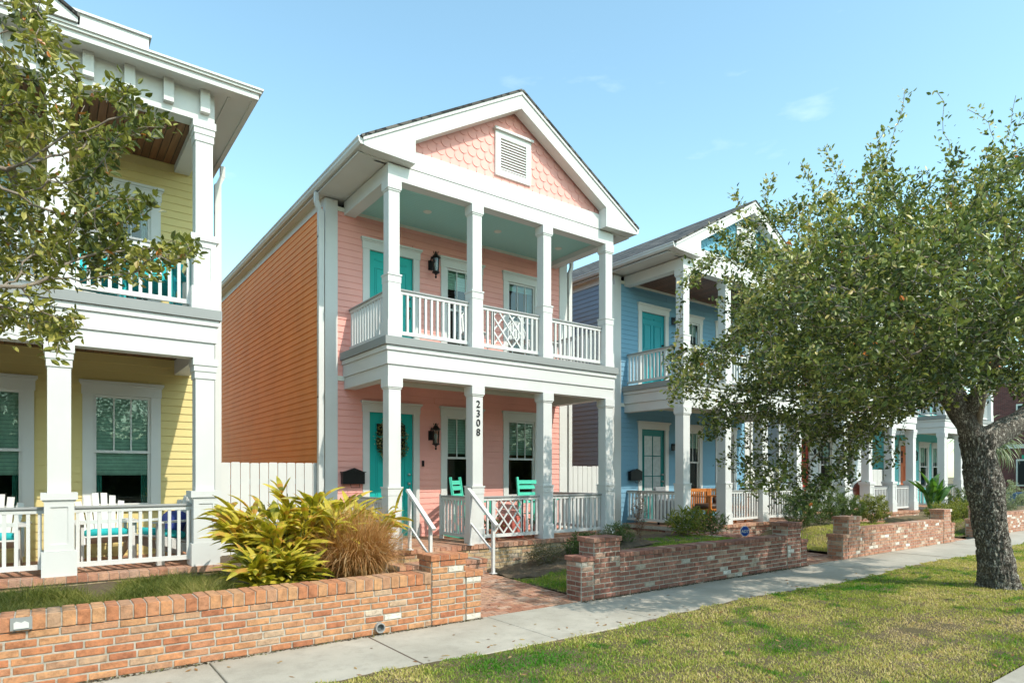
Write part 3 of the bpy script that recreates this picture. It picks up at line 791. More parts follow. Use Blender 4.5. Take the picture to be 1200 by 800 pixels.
def yellow_roof(t, x0, x1, bx0, bx1, cx, cfg):
    """low hipped roof with a flat soffit on brackets; a small front gable further left"""
    WH = M['white']; ye, xe, zs = 8.50, x1 + .47, 6.45
    mb = MB(); mb.box(x0 - .3, xe - .06, ye + .06, YEND, zs, zs + .015); mb.box(x1 + .14, x1 + .17, ye + .2, YEND, zs - .018, zs - .001); mb.build('soffit', WH, t)
    mb = MB(); mb.box(x0, x1, YF + .01, YF + .19, Z4, zs); mb.box(x1 - .19, x1 - .01, YF + .19, YB, Z4, zs); mb.build('frieze', WH, t)
    mb = MB()          # fascia and crown, front and side
    for (e, a, b) in ((0, zs - .02, zs + .055), (.03, zs + .055, zs + .085), (.05, zs + .085, zs + .11)):
        mb.box(x0 - .3, xe + e, ye - e, ye + .06, a, b); mb.box(xe - .06, xe + e, ye + .06, YEND, a, b)
    mb.build('eave_fascia', WH, t)
    for k in (x1 - .12, x1 - .53, x1 - .94, x1 - 1.35, x1 - 1.76, x1 - 2.17):     # brackets
        b = MB(); b.box(k - .055, k + .055, YF - .075, YF - .002, 6.17, zs - .003); b.build('bracket', WH, t)
    r = MB(); zb = zs + .105
    r.quadv([(x0 - .3, ye - .05, zb), (xe + .05, ye - .05, zb), (xe - 2.9, ye + 2.9, zb + .9), (x0 - .3, ye + 2.9, zb + .9)])
    r.quadv([(xe + .05, ye - .05, zb), (xe + .05, YEND, zb), (xe - 2.9, YEND, zb + .9), (xe - 2.9, ye + 2.9, zb + .9)])
    r.quadv([(x0 - .3, ye + 2.9, zb + .9), (xe - 2.9, ye + 2.9, zb + .9), (xe - 2.9, YEND, zb + .9), (x0 - .3, YEND, zb + .9)])
    r.build('roof', M['shingle'], t)
    mb = MB(); mb.box(.30, 1.13, 9.5, 10.6, zb, 7.32); mb.box(.27, 1.16, 9.47, 10.63, 7.32, 7.35); mb.build('roof_curb', WH, t)
    # front gable
    gx, hw, z0 = -1.75, 2.07, zs + .17; za = z0 + hw * .585
    for sg in (-1, 1):
        q = [(gx, za), (gx + sg * hw, z0), (gx + sg * hw, z0 - .05), (gx + sg * (hw - .32), z0 - .05), (gx, za - .24)]
        if sg > 0: q = q[::-1]
        mb = MB(); mb.prism(q, ye - .08, ye + .10); mb.build('rake_board', WH, t)
        r = MB(); A = [(gx, ye - .11, za + .003), (gx + sg * (hw + .02), ye - .11, z0 - .008), (gx + sg * (hw + .02), 11, z0 - .008), (gx, 11, za + .003)]
        B = [(p[0], p[1], p[2] + .035) for p in A]; n0 = len(r.v); r.v += A + B
        for f in ((0, 1, 5, 4), (1, 2, 6, 5), (2, 3, 7, 6), (3, 2, 1, 0), (4, 5, 6, 7), (3, 0, 4, 7)): r.f.append(tuple(n0 + k for k in f)); r.r.append(0)
        r.build('gable_roof', M['shingle'], t)
    mb = MB(); mb.prism([(gx - hw + .2, z0 - .02), (gx + hw - .2, z0 - .02), (gx, za - .15)], YF - .02, YF + .03); mb.build('gable_wall', WH, t)


CP = (0, 1.51, 3.02, 4.58)
yh = house('yellow_house', 'yellow clapboard house with brown porch ceilings and a flat bracketed eave, at the left edge', -2.97, 4.75,
  dict(siding=M['yellow'], dm1='teald2', dm2='tealdoor', ceil1='ceilwood', ceil2='ceilwood', style='pedestal', roof=yellow_roof, cols=(0, 1.51, 3.02, 4.53), steps=0,
       wins=(1.94, 3.42), blind=('blind', 1.60, 'blind', 5.40), curtain='curtain', curtain2='sheer', lan=1.6))
ph = house('pink_house', 'pink house with a scalloped gable, teal porch ceiling and the number 2308 on a post', 4.20, 4.80,
  dict(siding=M['pink'], sside=M['orange'], gable=M['gpink'], dm1='tealdoor', dm2='tealdoor', roof=gable_roof, cols=(.01, 1.52, 3.03, 4.59), cw=.20, steps=0, lattice=1,  # orange: pink siding with the bounced warm light painted in
       wins=(1.92, 3.39), blind=('blind', 2.02, 'blind', 5.20), bl2=.22, d1='craft', curtain2='sheer'))
bh = house('blue_house', 'blue clapboard house with brown porch ceilings, behind the crown of the street oak', 11.14, 4.80,
  dict(siding=M['blue'], sside=M['slate'], gable=M['gblue'], dm1='green', dm2='teald2', roof=gable_roof, sl=.55, cols=CP, steps=0,
       wins=(2.02, 3.55), blind=('blind', 2.3, 'sheer', 5.25), d1='glass', door=.48, lan=1.78, lantern='barn', ceil1='ceilcream', ceil2='ceilwood', base=M['brickd']))
gh = house('pale_house', 'pale grey house with a red door', 18.2, 4.80,
  dict(siding=M['pale'], gable=M['pale'], dm1='red', dm2='red', roof=gable_roof, cols=CP, steps=0, style='pedestal', style2='ring',
       wins=(1.92, 3.39), blind=('blind', 2.2, 'sheer', 5.25), base=M['brickp'], ceil1='ceilteal'))
th = house('turquoise_house', 'turquoise house with an orange front door, the last of the row', 25.35, 4.80,
  dict(siding=M['teals'], gable=M['teals'], dm1='odoor', dm2='odoor', roof=gable_roof, cols=CP, steps=0, door=.64,
       wins=(2.45, 3.68), blind=('blind', 2.1, 'sheer', 5.25), base=M['brickp'], ceil1='ceilteal'))
gh['label'] = 'pale grey house with panelled pedestals and a red door, between blue and turquoise houses'
# ---- extras of the pink house: railing stub, handrails, house number, doorbell
def place(parent_world, *a): pass
railing(ph, 'y', YF + .26, YF + 1.12, 5.80, ZF)
mb = MB(); mb.box(5.77, 5.83, YF + 1.12, YF + 1.18, ZF, ZF + .80); mb.build('rail_post', M['white'], ph)
def handrail(parent, x, ya, yb, za, zb):
    mb = MB(); W = M['white']
    mb.box(x - .022, x + .022, ya - .022, ya + .022, za, za + .86); mb.box(x - .022, x + .022, yb - .022, yb + .022, zb, zb + .80)
    mb.box(x - .045, x + .045, ya - .045, ya + .045, za, za + .012); mb.box(x - .045, x + .045, yb - .045, yb + .045, zb, zb + .012)
    mb.bar((x, ya + .06, za + .91), (x, yb - .10, zb + .74), .065, .04); mb.bar((x, ya, za + .36), (x, yb, zb + .33), .028, .028)
    return mb.build('handrail', W, parent)
handrail(ph, 4.50, 8.66, 8.02, ZF, .08)
handrail(ph, 5.60, 8.66, 8.02, ZF, .08)
def digits(parent, txt, x, y, ztop, dz, size, m):
    for i, ch in enumerate(txt):
        cu = bpy.data.curves.new('number_glyph', 'FONT'); cu.body = ch; cu.size = size; cu.extrude = .006; cu.align_x = 'CENTER'; cu.offset = .0
        o = bpy.data.objects.new('tmp', cu); COL.objects.link(o); dg = bpy.context.evaluated_depsgraph_get()
        me = bpy.data.meshes.new_from_object(o.evaluated_get(dg)); bpy.data.objects.remove(o)
        mt = Matrix.Translation((x - parent.location.x, y - parent.location.y, ztop - i * dz - size * .72)) @ Matrix.Rotation(R(90), 4, 'X')
        me.transform(mt); me.materials.clear(); me.materials.append(m)
        q = bpy.data.objects.new('house_number', me); COL.objects.link(q); q.parent = parent
digits(ph, '2308', 5.825, YF - .008, 2.84, .155, .165, M['black'])
mb = MB(); mb.box(5.71, 5.75, YB - .04, YB - .014, 1.76, 1.87); mb.lathe_dummy = 0; mb.build('doorbell', M['black'], ph)
mailbox(4.34, 1.57, 'black arched mailbox on the pink wall left of the teal door')
mailbox(11.47, 1.60, 'black mailbox on the blue wall left of the glazed door')
# chimney pipe on the blue roof
mb = MB(); mb.tube([(12.0, 15.8, 7.2), (12.0, 15.8, 8.0), (11.97, 15.75, 8.12), (11.85, 15.7, 8.15), (11.8, 15.7, 8.08)], .035, 8); mb.build('vent_pipe', M['black'], bh, True)

# ------------------------------------------------------------------ wreath
wr = thing('wreath', (5.09, YB - .02, 2.22), 'dark twig wreath with pale berries on the teal front door of the pink house', 'wreath')
V = []; F = []; rn = []
for i in range(900):
    a = U(0, 6.283); rr = .22 + random.gauss(0, .035); rr *= 1.15; c = Vector((5.09 + rr * math.cos(a), YB - .03 - U(0, .06), 2.22 + rr * 1.35 * math.sin(a)))
    d = Vector((random.gauss(0, 1), random.gauss(0, .6), random.gauss(0, 1))).normalized(); e = d.orthogonal().normalized() * .012; l = U(.03, .07)
    n = len(V); V += [c - d * l * .5, c + e, c + d * l * .5, c - e]; F.append((n, n + 1, n + 2, n + 3)); rn.append(random.random())
npmesh('foliage', [tuple(p) for p in V], F, leafmat('wreath_leaf', [(0, (.03, .04, .02)), (.6, (.10, .10, .03)), (.85, (.45, .36, .12)), (1, (.55, .45, .3))]), wr, rn)

# ------------------------------------------------------------------ fences
def fence(name, x0, x1, y, zt, label):
    t = thing(name, ((x0 + x1) / 2, y, 0), label, 'fence')
    mb = MB(); x = x0
    while x < x1 - .02:
        w_ = min(.143, x1 - x); dz = U(-.006, .006); dy = U(0, .006)
        mb.prism([(x + .003, .1), (x + w_ - .006, .1), (x + w_ - .006, zt - .012 + dz), (x + w_ - .02, zt + dz), (x + .02, zt + dz), (x + .002, zt - .012 + dz)], y - .02 - dy, y - dy); x += .145
    mb.build('boards', M['white'], t)
    mb = MB()
    for z in (.4, 1.45): mb.box(x0, x1, y + .002, y + .04, z, z + .09)
    mb.build('back_rail', M['white'], t)
    return t
fence('board_fence', 2.10, 3.86, YB + .12, 1.80, 'white board fence between the yellow and pink houses')
fence('board_fence', 9.32, 10.80, YB + .12, 1.80, 'white board fence between the pink and blue houses')
fence('board_fence', 16.26, 17.86, YB + .12, 1.80, 'white board fence between the blue and pale grey houses')
fence('board_fence', 23.32, 25.01, YB + .12, 1.80, 'white board fence between the pale grey and turquoise houses')

# ------------------------------------------------------------------ garden walls
def gwall(label, x0, x1, zt, m, left=None, right=None, y0=5.9, dep=.25, bev=0., ch=.06):
    """brick retaining wall with a rowlock coping; ends stepped up to a pier and down to a stub"""
    t = thing('garden_wall', ((x0 + x1) / 2, y0 + dep / 2, 0), label, 'wall')
    a, b = x0, x1
    if left: a = x0 + .22 + .48
    if right: b = x1 - .20 - .43
    mb = MB(); brick_block(mb, a, b, y0, y0 + dep, 0, zt, 'fb', cap=ch)
    mb.build('bricks', m, t, bevel=bev)
    mb = MB(); coping(mb, a, b, y0, y0 + dep, zt - ch, zt); mb.build('coping', m, t, bevel=bev)
    def pier(p, q, ht, cw=.0):
        mb = MB(); brick_block(mb, p, q, y0 - .012, y0 + dep + .03, 0, ht - .06, 'fblr', bl=.2)
        pier_cap(mb, p, q, y0 - .012, y0 + dep + .03, ht - .06, ht); return mb.build('pier', m, t, bevel=bev)
    if left: pier(x0 + .22, a, left[0]); pier(x0, x0 + .22, left[1])
    if right: pier(b, x1 - .2, right[0]); pier(x1 - .2, x1, right[1])
    return t
w1 = gwall('orange brick garden wall with a stepped end pier, in front of the yellow and pink houses', -9, 3.95, .565, M['brickm'], None, (.745, .54), bev=.004, ch=.115)
w2 = gwall('dark red brick garden wall with flecks of white mortar, across the front of the blue house', 5.47, 10.88, .565, M['brickd'], (.79, .56), (.78, .47), bev=.004)
w3 = gwall('pale red brick garden wall in front of the pale grey house, left of the oak trunk', 12.16, 17.6, .56, M['brickp'], (.80, .47), (.79, .46))
w4 = gwall('pale red brick garden wall beyond the oak trunk', 19.2, 27.5, .56, M['brickp'], (.80, .47), None)
# small lamp let into the first wall, drain pipe at its foot
l = thing('wall_light', (-.12, 5.87, .52), 'small white light let into the coping of the orange brick wall at its left end', 'light')
mb = MB(); mb.box(-.185, -.055, 5.862, 5.90, .465, .555); mb.build('plate', M['grey'], l)
mb = MB(); mb.prism([(-.165, .478), (-.075, .478), (-.075, .515), (-.10, .53), (-.12, .52), (-.15, .532), (-.165, .52)], 5.852, 5.861); mb.build('lens', M['white'], l)
l = thing('drain_pipe', (2.72, 5.9, .08), 'round grey pipe mouth at the foot of the orange brick wall', 'pipe')
mb = MB(); n = 16
for k in range(n):
    a, b = 2 * math.pi * k / n, 2 * math.pi * (k + 1) / n
    for r0, r1, ya, yb in ((.05, .05, 5.85, 5.95), (.04, .04, 5.95, 5.85), (.05, .04, 5.85, 5.85)):
        P = lambda r, t, y: (2.72 + r * math.cos(t), y, .075 + r * math.sin(t))
        if ya == yb: mb.quadv([P(.05, a, ya), P(.05, b, ya), P(.04, b, ya), P(.04, a, ya)])
        else: mb.quadv([P(r0, a, ya), P(r0, b, ya), P(r0, b, yb), P(r0, a, yb)])
mb.build('rim', M['rail'], l)
mb = MB(); mb.tube([(2.72, 5.89, .075), (2.72, 5.895, .075)], .04, 16); mb.build('bore', M['interior'], l)

# ------------------------------------------------------------------ ground
def struct(o, **k): return tag(o, kind='structure', **k)
mb = MB(); mb.quadv([(-600, -600, -.22), (600, -600, -.22), (600, 600, -.22), (-600, 600, -.22)]); struct(mb.build('ground', M['lawn']))
mb = MB(); mb.box(-60, 33.2, -7.5, 1.52, -.2, -.13); mb.box(33.2, 42, -60, 60, -.2, -.128); struct(mb.build('road', M['asphalt']))
mb = MB(); x = -40.
while x < 33: mb.box(x + .006, x + 2.994, 1.50, 1.74, -.2, .0); x += 3.
struct(mb.build('kerb', M['concrete'], bevel=.02))
mb = MB(); x = 2.6 - 1.45 * 20
while x < 33:
    tl = U(-.003, .003); mb.box(x + .006, x + 1.45 - .006, 4.70, 5.93, -.15, tl - .002); x += 1.45
struct(mb.build('sidewalk', M['concrete'], bevel=.006))
mb = MB(); mb.box(2.588, 2.62, 4.70, 5.93, -.1, -.002); struct(mb.build('expansion_joint', plain('joint_filler', (.10, .065, .045), .95)))
mb = MB(); mb.box(-40, 33, 4.69, 5.94, -.16, -.02); struct(mb.build('joint_bed', M['mortar']))
# brick walks from the pavement to the porch steps
def walk(xa, xb, y0, y1, z0, z1):
    mb = MB(); f = lambda y: z0 + (z1 - z0) * (y - y0) / (y1 - y0)
    y = y0; j = 0
    while y < y1 - .02:
        x = xa - (.1 if j % 2 else 0)
        while x < xb - .02:
            a, b = max(x, xa), min(x + .2, xb)
            if b - a > .03:
                z = f(y) + U(-.003, .003); mb.box(a + .004, b - .004, y + .004, y + .096, z - .05, z, random.random() * .95)
            x += .2
        y += .1; j += 1
    mb.box(xa, xb, y0, y1, -.12, min(z0, z1) - .012, MORT)
    return struct(mb.build('brick_walk', M['paver']))
walk(3.98, 5.62, 5.94, 8.38, .0, .08); walk(10.92, 12.62, 5.94, 8.38, .0, .08); walk(17.7, 18.6, 5.94, 8.38, 0, .08)
# lots behind the walls: raised beds and lawns
def patch(name, x0, x1, y0, y1, f, m, nx=40, ny=24):
    xs = np.linspace(x0, x1, nx); ys = np.linspace(y0, y1, ny); V = [(x, y, f(x, y) + .012 * math.sin(x * 7.3 + y * 4.1) * math.sin(y * 9.1 - x * 3.3)) for y in ys for x in xs]
    F = [(j * nx + i, j * nx + i + 1, (j + 1) * nx + i + 1, (j + 1) * nx + i) for j in range(ny - 1) for i in range(nx - 1)]
    return struct(npmesh(name, V, F, m, smooth=True))
sm = lambda t: max(0., min(1., t)) ** 2 * (3 - 2 * max(0., min(1., t)))
for a, b in ((2.1, 3.86), (9.32, 10.80), (16.26, 17.86), (23.32, 25.01)):
    mb = MB(); mb.box(a - .04, b + .04, 10.71, 26, -.1, .28); struct(mb.build('bounce_slab', M['concrete']))  # unseen pale slabs between the houses, added to bounce sun onto their side walls
bedL = lambda x, y: .35 * sm((3.92 - x) / .35)
bedM = lambda x, y: .03 + .32 * sm((x - 6.2) / 2.6)
bedR = lambda x, y: .06 + .28 * sm((x - 13.1) / 2.0)
strip = lambda x, y: .005 + .02 * math.sin(x * 1.1) * math.sin(y * 1.7)
patch('mulch_bed', 5.75, 10.8, 7.6, 8.9, lambda x, y: bedM(x, y) + .014 + .02 * math.sin(x * 23) * math.sin(y * 19), M['mulch'], 90, 26)
patch('planting_bed', -9, 3.96, 6.1, 10.7, bedL, M['mulch'])
patch('garden_lawn', 5.63, 10.9, 6.1, 10.7, bedM, M['lawn'])
patch('garden_lawn', 12.63, 17.68, 6.1, 10.7, bedR, M['lawn'])
bedF = lambda x, y: .04 + .26 * sm((x - 19.6) / 1.4)
patch('garden_lawn', 18.6, 33, 6.1, 10.7, bedF, M['lawn'])
patch('tree_lawn', -12, 33, 1.73, 4.72, strip, M['lawn'], 160, 24)

# ------------------------------------------------------------------ grass
def vnoise(x, y, s, seed=0):
    g = np.random.default_rng(seed).random((64, 64)); X_ = x / s; Y_ = y / s; i = np.floor(X_).astype(int); j = np.floor(Y_).astype(int)
    fx = X_ - i; fy = Y_ - j; fx = fx * fx * (3 - 2 * fx); fy = fy * fy * (3 - 2 * fy); a = lambda p, q: g[p % 64, q % 64]
    return (a(i, j) * (1 - fx) + a(i + 1, j) * fx) * (1 - fy) + (a(i, j + 1) * (1 - fx) + a(i + 1, j + 1) * fx) * fy
def grass(name, x, y, z, h, wd, lean, rnd, mat, parent=None):
    n = len(x); ang = RNG.uniform(0, 2 * np.pi, n); la = RNG.uniform(0, 2 * np.pi, n); ln = h * lean * RNG.uniform(.2, 1.3, n)
    dx, dy = np.cos(ang) * wd / 2, np.sin(ang) * wd / 2
    base = np.stack([x, y, z - .005], 1); mid = base + np.stack([np.cos(la) * ln * .35, np.sin(la) * ln * .35, h * .6], 1)
    tip = base + np.stack([np.cos(la) * ln, np.sin(la) * ln, h], 1); off = np.stack([dx, dy, np.zeros(n)], 1)
    V = np.stack([base - off, base + off, mid + off * .8, mid - off * .8, tip], 1).reshape(-1, 3); k = np.arange(n)[:, None] * 5
    F1 = k + np.array([[0, 1, 2]]); F2 = k + np.array([[0, 2, 3]]); F3 = k + np.array([[3, 2, 4]])
    return npmesh(name, V, np.stack([F1, F2, F3], 1).reshape(-1, 3), mat, parent, np.repeat(rnd, 3))
GL = leafmat('grass_blades', [(0, (.06, .20, .015)), (.25, (.17, .27, .035)), (.5, (.39, .38, .09)), (.75, (.58, .48, .20)), (1, (.66, .48, .28))], .6, .3, spec=.25)
def in_front(x, y): return (x * math.cos(TH) + y * math.sin(TH)) > 3.2
n = 260000
x = RNG.uniform(-.5, 24, n) ; x = RNG.uniform(0, 1, n) ** 1.5 * 24 - .3; y = RNG.uniform(1.72, 4.80, n); k = (y < 4.70 + .05 * np.sin(x * 9) + .03 * np.sin(x * 23)) ; x, y = x[k], y[k]
d = x * math.cos(TH) + y * math.sin(TH); sdx = (x * math.sin(TH) - y * math.cos(TH)) / np.maximum(d, .1); k = (d > 3.4) & (sdx > -.95) & (sdx < .92); x, y, d = x[k], y[k], d[k]
pn = vnoise(x, y, .55, 1) * .6 + vnoise(x, y, .17, 2) * .4; dry = vnoise(x, y, .75, 3)
bare = np.exp(-(((x - 7.3) / .9) ** 2 + ((y - 2.75) / .38) ** 2)) + .8 * np.exp(-(((x - 8.9) / .8) ** 2 + ((y - 2.1) / .25) ** 2))
k = RNG.random(len(x)) > bare * .35; x, y, pn, dry, bare, d = x[k], y[k], pn[k], dry[k], bare[k], d[k]
rn = np.clip(.16 + .55 * pn * .7 + .55 * (dry - .15) + RNG.normal(0, .13, len(x)) + bare * .8, 0, 1)
gr = .8 * np.clip((vnoise(x + 3, y, .24, 41) - .76) / .16, 0, 1) + np.exp(-(((x - 9.6) / .45) ** 2 + ((y - 4.05) / .2) ** 2)) + np.exp(-(((x - 3.4) / .6) ** 2 + ((y - 4.3) / .28) ** 2)) + np.exp(-(((x - 5.6) / .5) ** 2 + ((y - 3.2) / .2) ** 2)) + np.exp(-(((x - 9.0) / .4) ** 2 + ((y - 1.85) / .2) ** 2))
rn = np.clip(rn - gr * .6, 0, 1)
zz = .005 + .02 * np.sin(x * 1.1) * np.sin(y * 1.7)
tag(grass('lawn_grass', x, y, zz, RNG.uniform(.010, .034, len(x)) * (1 - .4 * np.clip(bare, 0, 1)), .006 + .0006 * d, .9, rn, GL), 'patchy green and straw coloured grass between pavement and kerb', 'grass', kind='stuff')
def lot_grass(x0, x1, y0, y1, f, n, h=.05, keep=None, off=-.15, lab='short green grass in the small front garden'):
    x = RNG.uniform(x0, x1, n); y = RNG.uniform(y0, y1, n)
    if keep is not None: k = keep(x, y); x, y = x[k], y[k]
    z = np.array([f(a, b) for a, b in zip(x, y)]); r_ = np.clip(.25 + vnoise(x, y, .4, 5) * .45 + off + RNG.normal(0, .1, len(x)), 0, 1)
    return tag(grass('garden_grass', x, y, z, RNG.uniform(.5, 1.2, len(x)) * h, .009, .8, r_, GL), lab, 'grass', kind='stuff')
lot_grass(5.64, 10.9, 6.16, 8.3, bedM, 30000, .045, lambda x, y: (y < 7.6 + .15 * np.sin(x * 5)) | (x > 9.2), lab='green grass behind the dark red brick wall')
lot_grass(12.64, 17.6, 6.16, 8.0, bedR, 16000, .05, None, .1, lab='yellowing grass behind the wall of the pale grey house')
lot_grass(1.0, 3.7, 6.16, 6.75, bedL, 9000, .045, None, -.05, lab='thin green grass along the top of the orange brick wall')
lot_grass(18.62, 30, 6.16, 7.5, bedF, 9000, .06, None, -.2, lab='green grass in the gardens beyond the oak trunk')
x = RNG.uniform(2.0, 7.0, 2600); y = 5.93 + RNG.uniform(-.035, .02, 2600); k = (x < 3.95) | ((x > 5.5) & (RNG.random(2600) < .5)); x, y = x[k], y[k]

# litter and soil along the foot of the garden walls
V = []; F = []; rn = []
for i in range(2600):
    x = U(-.5, 10.9)
    if 3.97 < x < 5.45: continue
    c = Vector((x, 5.9 - abs(random.gauss(0, .022)) - .006, U(-.002, .012))); a = U(0, 6.28); e1 = Vector((math.cos(a), math.sin(a), U(-.3, .5))) * U(.006, .02); e2 = Vector((-math.sin(a), math.cos(a), U(0, .6))) * U(.004, .012); n = len(V)
    V += [c - e1, c + e2, c + e1, c - e2]; F.append((n, n + 1, n + 2, n + 3)); rn.append(random.random())
tag(npmesh('wall_litter', [tuple(p) for p in V], F, leafmat('litter', [(0, (.05, .035, .02)), (.6, (.12, .08, .045)), (.85, (.10, .13, .03)), (1, (.25, .16, .08))], .9, .05), None, rn), 'dark soil and leaf litter along the foot of the brick walls', 'leaf litter', kind='stuff')
# ------------------------------------------------------------------ fallen leaves
LF = leafmat('dry_leaf', [(0, (.16, .06, .02)), (.5, (.30, .15, .05)), (1, (.42, .30, .12))], .7, .1)
V = []; F = []; rn = []
for i in range(420):
    if i < 150: c = Vector((U(.5, 12), U(4.72, 5.88), .004))
    elif i < 220: c = Vector((U(4, 5.6), U(6, 8.2), .07))
    else: c = Vector((U(3, 13), U(1.8, 4.7), .035))
    if i < 150 and random.random() < .55: c.y = 4.72 + abs(random.gauss(0, .12))
    a = U(0, 6.28); e1 = Vector((math.cos(a), math.sin(a), U(-.2, .3))) * U(.02, .035); e2 = Vector((-math.sin(a), math.cos(a), U(0, .3))) * U(.009, .014)
    n = len(V); V += [c - e1, c + e2, c + e1, c - e2]; F.append((n, n + 1, n + 2, n + 3)); rn.append(random.random())
tag(npmesh('fallen_leaves', [tuple(p) for p in V], F, LF, None, rn), 'small brown oak leaves scattered over pavement and lawn', 'leaves', kind='stuff')
# ------------------------------------------------------------------ trees
def colonize(start, attr, step=.16, di=1.6, dk=.26, iters=140, bias=(0, 0, .0), wob=.25, seed=3):
    """space colonisation: start = [(pos, parent)], attractors pull twigs towards themselves"""
    rg = np.random.default_rng(seed)
    P = [np.array(p, float) for p, _ in start]; par = [q for _, q in start]; A = np.array(attr, float); alive = np.ones(len(A), bool)
    near = np.full(len(A), -1); nd = np.full(len(A), 1e9)
    def upd(i0):
        Q = np.array(P[i0:]); 
        for c in range(0, len(Q), 64):
            D = np.linalg.norm(A[:, None] - Q[None, c:c + 64], axis=2); j = D.argmin(1); d = D[np.arange(len(A)), j]
            b = d < nd; nd[b] = d[b]; near[b] = i0 + c + j[b]
    upd(0)
    for it in range(iters):
        act = alive & (nd < di)
        if not act.any(): break
        i0 = len(P)
        for n in np.unique(near[act]):
            k = act & (near == n); v = A[k] - P[n]; v /= np.linalg.norm(v, axis=1)[:, None] + 1e-9
            v = v.sum(0); v = v / (np.linalg.norm(v) + 1e-9) + np.array(bias) + rg.normal(0, wob, 3); v /= np.linalg.norm(v) + 1e-9
            P.append(P[n] + v * step); par.append(int(n))
        upd(i0); alive &= nd > dk
    return np.array(P), np.array(par)
def radii(P, par, tip=.0035, ex=2.35, cap=None):
    n = len(P); r = np.zeros(n); has = np.zeros(n, bool)
    for i in range(n - 1, 0, -1):
        if not has[i]: r[i] = tip ** ex
        if par[i] >= 0: r[par[i]] += r[i]; has[par[i]] = True
    r = r ** (1 / ex)
    return np.minimum(r, cap) if cap is not None else r
def branch_mesh(P, par, r, lo=0., hi=9., seg=5):
    V = []; F = []; ang = np.arange(seg) * 2 * np.pi / seg
    for i in range(1, len(P)):
        q = par[i]
        if q < 0 or not (lo <= r[i] < hi): continue
        a, b = P[q], P[i]; d = b - a; L = np.linalg.norm(d)
        if L < 1e-5: continue
        d /= L; u = np.cross(d, [.3, .2, .93]); u /= np.linalg.norm(u); v = np.cross(d, u); n = len(V)
        ra, rb = min(r[q], r[i] * 1.5), r[i]
        for c, rr in ((a - d * rr_off(ra), ra), (b, rb)):
            for t in ang: V.append(c + (u * math.cos(t) + v * math.sin(t)) * rr)
        for k in range(seg): F.append((n + k, n + (k + 1) % seg, n + seg + (k + 1) % seg, n + seg + k))
    return np.array(V), np.array(F)
def rr_off(r): return r * .35
def leaves(C, D, size, wd=.42, fold=.35, seed=5, flat=.35):
    """oval leaves: C bases, D growing directions; two folded halves of one quad and one tip each"""
    rg = np.random.default_rng(seed); n = len(C); D = D / (np.linalg.norm(D, axis=1)[:, None] + 1e-9)
    up = rg.normal(0, 1, (n, 3)) * (1 - flat); up[:, 2] += flat * 2.2
    S = np.cross(D, up); S /= np.linalg.norm(S, axis=1)[:, None] + 1e-9; Nn = np.cross(S, D)
    s = size[:, None]; w_ = s * wd / 2
    b = C; l1 = C + D * s * .38 - S * w_ + Nn * w_ * fold; l2 = C + D * s * .75 - S * w_ * .78 + Nn * w_ * fold * .8
    t = C + D * s - Nn * s * .05; r1 = C + D * s * .38 + S * w_ + Nn * w_ * fold; r2 = C + D * s * .75 + S * w_ * .78 + Nn * w_ * fold * .8
    V = np.stack([b, l1, l2, t, r2, r1], 1).reshape(-1, 3); k = np.arange(n)[:, None] * 6
    F = np.stack([k + np.array([[0, 3, 2, 1]]), k + np.array([[0, 5, 4, 3]])], 1).reshape(-1, 4)
    return V, F
OAK = leafmat('oak_leaves', [(0, (.035, .055, .012)), (.3, (.10, .135, .028)), (.6, (.22, .25, .055)), (.85, (.43, .42, .14)), (.955, (.58, .46, .18)), (.975, (.45, .14, .03)), (1, (.55, .16, .03))], .42, .14, spec=.45)
OAK2 = leafmat('oak_leaves_near', [(0, (.035, .05, .010)), (.3, (.10, .12, .02)), (.65, (.27, .26, .045)), (.9, (.42, .37, .10)), (.965, (.34, .24, .08)), (.98, (.50, .20, .05)), (1, (.55, .18, .05))], .4, .18, spec=.45)
def leaf_tips(P, par, r, rmax, per, rg, spread=.05, zlim=None):
    idx = np.where(r < rmax)[0]; idx = idx[idx > 0]; idx = np.repeat(idx, per)
    q = par[idx]; t = rg.random(len(idx))[:, None]; base = P[q] * (1 - t) + P[idx] * t; d = P[idx] - P[q]; d /= np.linalg.norm(d, axis=1)[:, None] + 1e-9
    o = rg.normal(0, 1, (len(idx), 3)); o -= d * (o * d).sum(1)[:, None]; o /= np.linalg.norm(o, axis=1)[:, None] + 1e-9
    return base + o * .004 + rg.normal(0, spread, (len(idx), 3)), d * .6 + o + np.array([0, 0, .25]), idx
